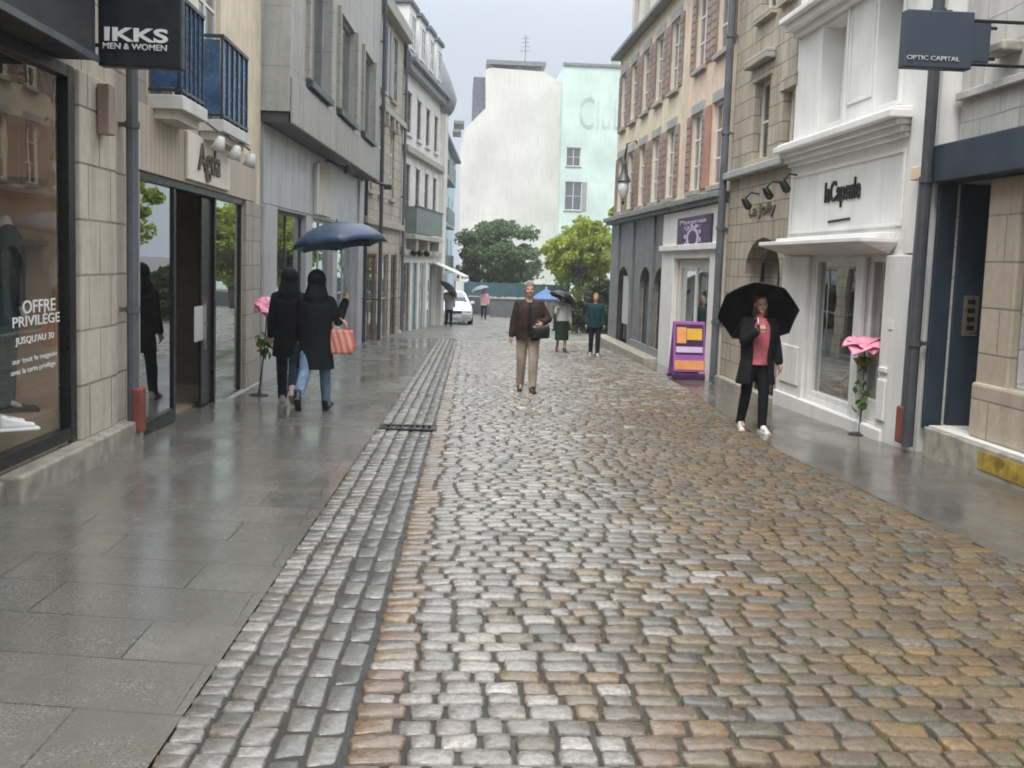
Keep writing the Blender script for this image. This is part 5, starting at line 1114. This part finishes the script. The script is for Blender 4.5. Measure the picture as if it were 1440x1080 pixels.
# ------------------------------------------------------------------ giant paper flowers on stands
def flower(label,base,head,rad,face,leaves,extra=False):
    r=empty('flower_stand',base,0,label,'decoration'); b=Vector(base); h=Vector(head)
    MB().lathe([(.13,0),(.13,.015),(.02,.03)],b,16).build('base_plate','black_metal',r); MB().tube([b+V3(0,0,.02),b.lerp(h,.5)+V3(.015,0,0),h],[.012,.012,.010],8).build('stem','pipe_dark',r,smooth=True)
    q=Vector((0,0,1)).rotation_difference(Vector(face).normalized()).to_matrix()
    for k in range(7):
        th=2*math.pi*k/7+.3; m=MB(); N=8; M_=6; b0=0
        for i in range(N+1):
            t=i/N; rr=rad*(.12+.88*t)*(1+.10*math.sin(5*th)); wd=rad*.62*math.sin(math.pi*min(1,t*.93+.07))**.7
            for j in range(M_+1):
                u=2*j/M_-1; z=.10*rad+ .22*rad*math.sin(t*2.4)-.34*rad*t*t*t+.05*rad*math.sin(u*5+k)+.09*rad*u*u+.012*(k%2)
                p=V3(rr*math.cos(th)-u*wd*math.sin(th),rr*math.sin(th)+u*wd*math.cos(th),z); m.v.append(h+q@p)
        for i in range(N):
            for j in range(M_): m.f.append((i*(M_+1)+j,i*(M_+1)+j+1,(i+1)*(M_+1)+j+1,(i+1)*(M_+1)+j)); m.m.append(0)
        m.build('petal','pink_foam',r,smooth=True,solid=.004,fix=False)
    MB().ell(h+q@V3(0,0,.12*rad),(.16*rad,.16*rad,.16*rad)).build('flower_centre','pink_foam',r,smooth=True)
    pts=[]
    for (z,n,sp) in leaves:
        c=b.lerp(h,z)
        for i in range(n): pts.append(tuple(c+V3(random.gauss(0,sp),random.gauss(0,sp),random.gauss(0,sp*.9))))
    leaf_cloud(pts,.075,'foliage','leaf_plant',r)
g=ground(1208,611); flower('giant pink paper flower on a thin leafy stand before the boutique window',tuple(g),at_depth(1216,490,g.y),.25,(-.05,-.28,.95),[(.82,16,.035),(.55,16,.045),(.35,10,.035)])
g=ground(364,556); flower('pink paper flower on a thin leafy stand against the stone jamb, left of the couple',tuple(g),at_depth(376,434,g.y),.19,(.3,-.6,.7),[(.62,34,.075),(.48,6,.03)])
# ------------------------------------------------------------------ shop window contents
def mannequin():
    F=LA; c=F.at(8,345,-.42); b=F.W(c[0],.30,-.42); r=empty('shop_mannequin',tuple(b),R(-60),'headless shop mannequin in a dark denim jacket and teal trousers behind the big left window','mannequin'); ORG[r.name]=Vector((0,0,0))
    J=skel(1.72,((2,3),(-2,3)),((2,9,12),(2,9,12))); k=J['k']; up=J['up']; P=J['pelvis']
    m=MB(); m.cap(P,J['chest'],.12,.13); m.cap(J['chest'],J['neck']+up*.03,.12,.05)
    for n_ in'lr': m.cap(J['hip'+n_],J['knee'+n_],.09,.055); m.cap(J['knee'+n_],J['ank'+n_],.055,.04); m.cap(J['ank'+n_],J['ank'+n_]+V3(0,.12,-.05),.035,.025); m.cap(J['sh'+n_],J['el'+n_],.05,.04); m.cap(J['el'+n_],J['wr'+n_]+(J['wr'+n_]-J['el'+n_]).normalized()*.12,.036,.022)
    remesh(m,'body','mannequin',r,.012,2)
    m=MB(); m.loft([(P+up*z,w,d) for z,w,d in((-.06,.19,.14),(.1,.18,.135),(.3,.20,.145),(.45,.19,.12),(.52,.09,.07))],22)
    for n_ in'lr': m.cap(J['neck']-up*.06,J['sh'+n_],.06,.07); m.cap(J['sh'+n_],J['el'+n_],.075,.06); m.cap(J['el'+n_],J['wr'+n_],.06,.05)
    remesh(m,'jacket','denim_jacket',r,.012,2)
    m=MB(); m.cap(P+V3(-.05,0,0),P+V3(.05,0,0),.125)
    for n_ in'lr': m.cap(J['hip'+n_],J['knee'+n_],.105,.08); m.cap(J['knee'+n_],J['ank'+n_],.08,.07)
    remesh(m,'trousers','cloth_teal',r,.012,2)
    MB().box(V3(0,0,.015),(.22,.2,.014)).build('stand','black_metal',r)
mannequin()
def shoe_pair():
    F=LA
    for i,(px,py,lb) in enumerate(((8,600,'white canvas trainer on the floor of the left shop window, nearer the glass edge'),(22,606,'white canvas trainer beside its pair on the floor of the left shop window'))):
        d_=ray(px,py); p=EYEP+d_*((.305-EYE)/d_.z); r=empty('display_shoe',tuple(p),R(-70+12*i),lb,'shoe'); ORG[r.name]=Vector((0,0,0)); s=MB()
        s.cap(V3(0,-.08,.05),V3(0,-.08,.085),.034,.030); s.cap(V3(0,-.08,.04),V3(0,.1,.03),.036,.030); s.cap(V3(0,-.05,.07),V3(0,.08,.035),.028,.026); remesh(s,'upper','shoe_white',r,.007,2); MB().box(V3(0,.01,.012),(.042,.145,.011)).build('sole','letter_white',r,bevel=.008)
shoe_pair()
def display():
    F=RA
    for nm,lb,px,py,prof,mt in(('display_bowl','small white bowl on the boutique window floor',1165,552,[(.05,0),(.09,.03),(.11,.09),(.10,.09)],'shoe_white'),('display_bottle','tall coral vase standing in the boutique window',1185,545,[(.05,0),(.06,.02),(.055,.2),(.025,.28),(.03,.36)],'cloth_pink')):
        c=F.at(px,py,-.5); p=F.W(c[0],-.10,-.55); r=empty(nm,tuple(p),0,lb,nm.split('_')[1]); MB().lathe(prof,p,16).build('vessel',mt,r,smooth=True)
display()
# ------------------------------------------------------------------ rain haze in the air
def haze():
    n=NT('haze'); v=n.n('ShaderNodeVolumePrincipled'); n.set(v,'Color',(.95,.95,.95)); n.set(v,'Density',.0010); n.t.links.new(v.outputs[0],n.out.inputs['Volume'])
    o=MB().box((5,65,14),(75,105,17.5)).build('haze','haze'); tag(o,kind='stuff')
haze()
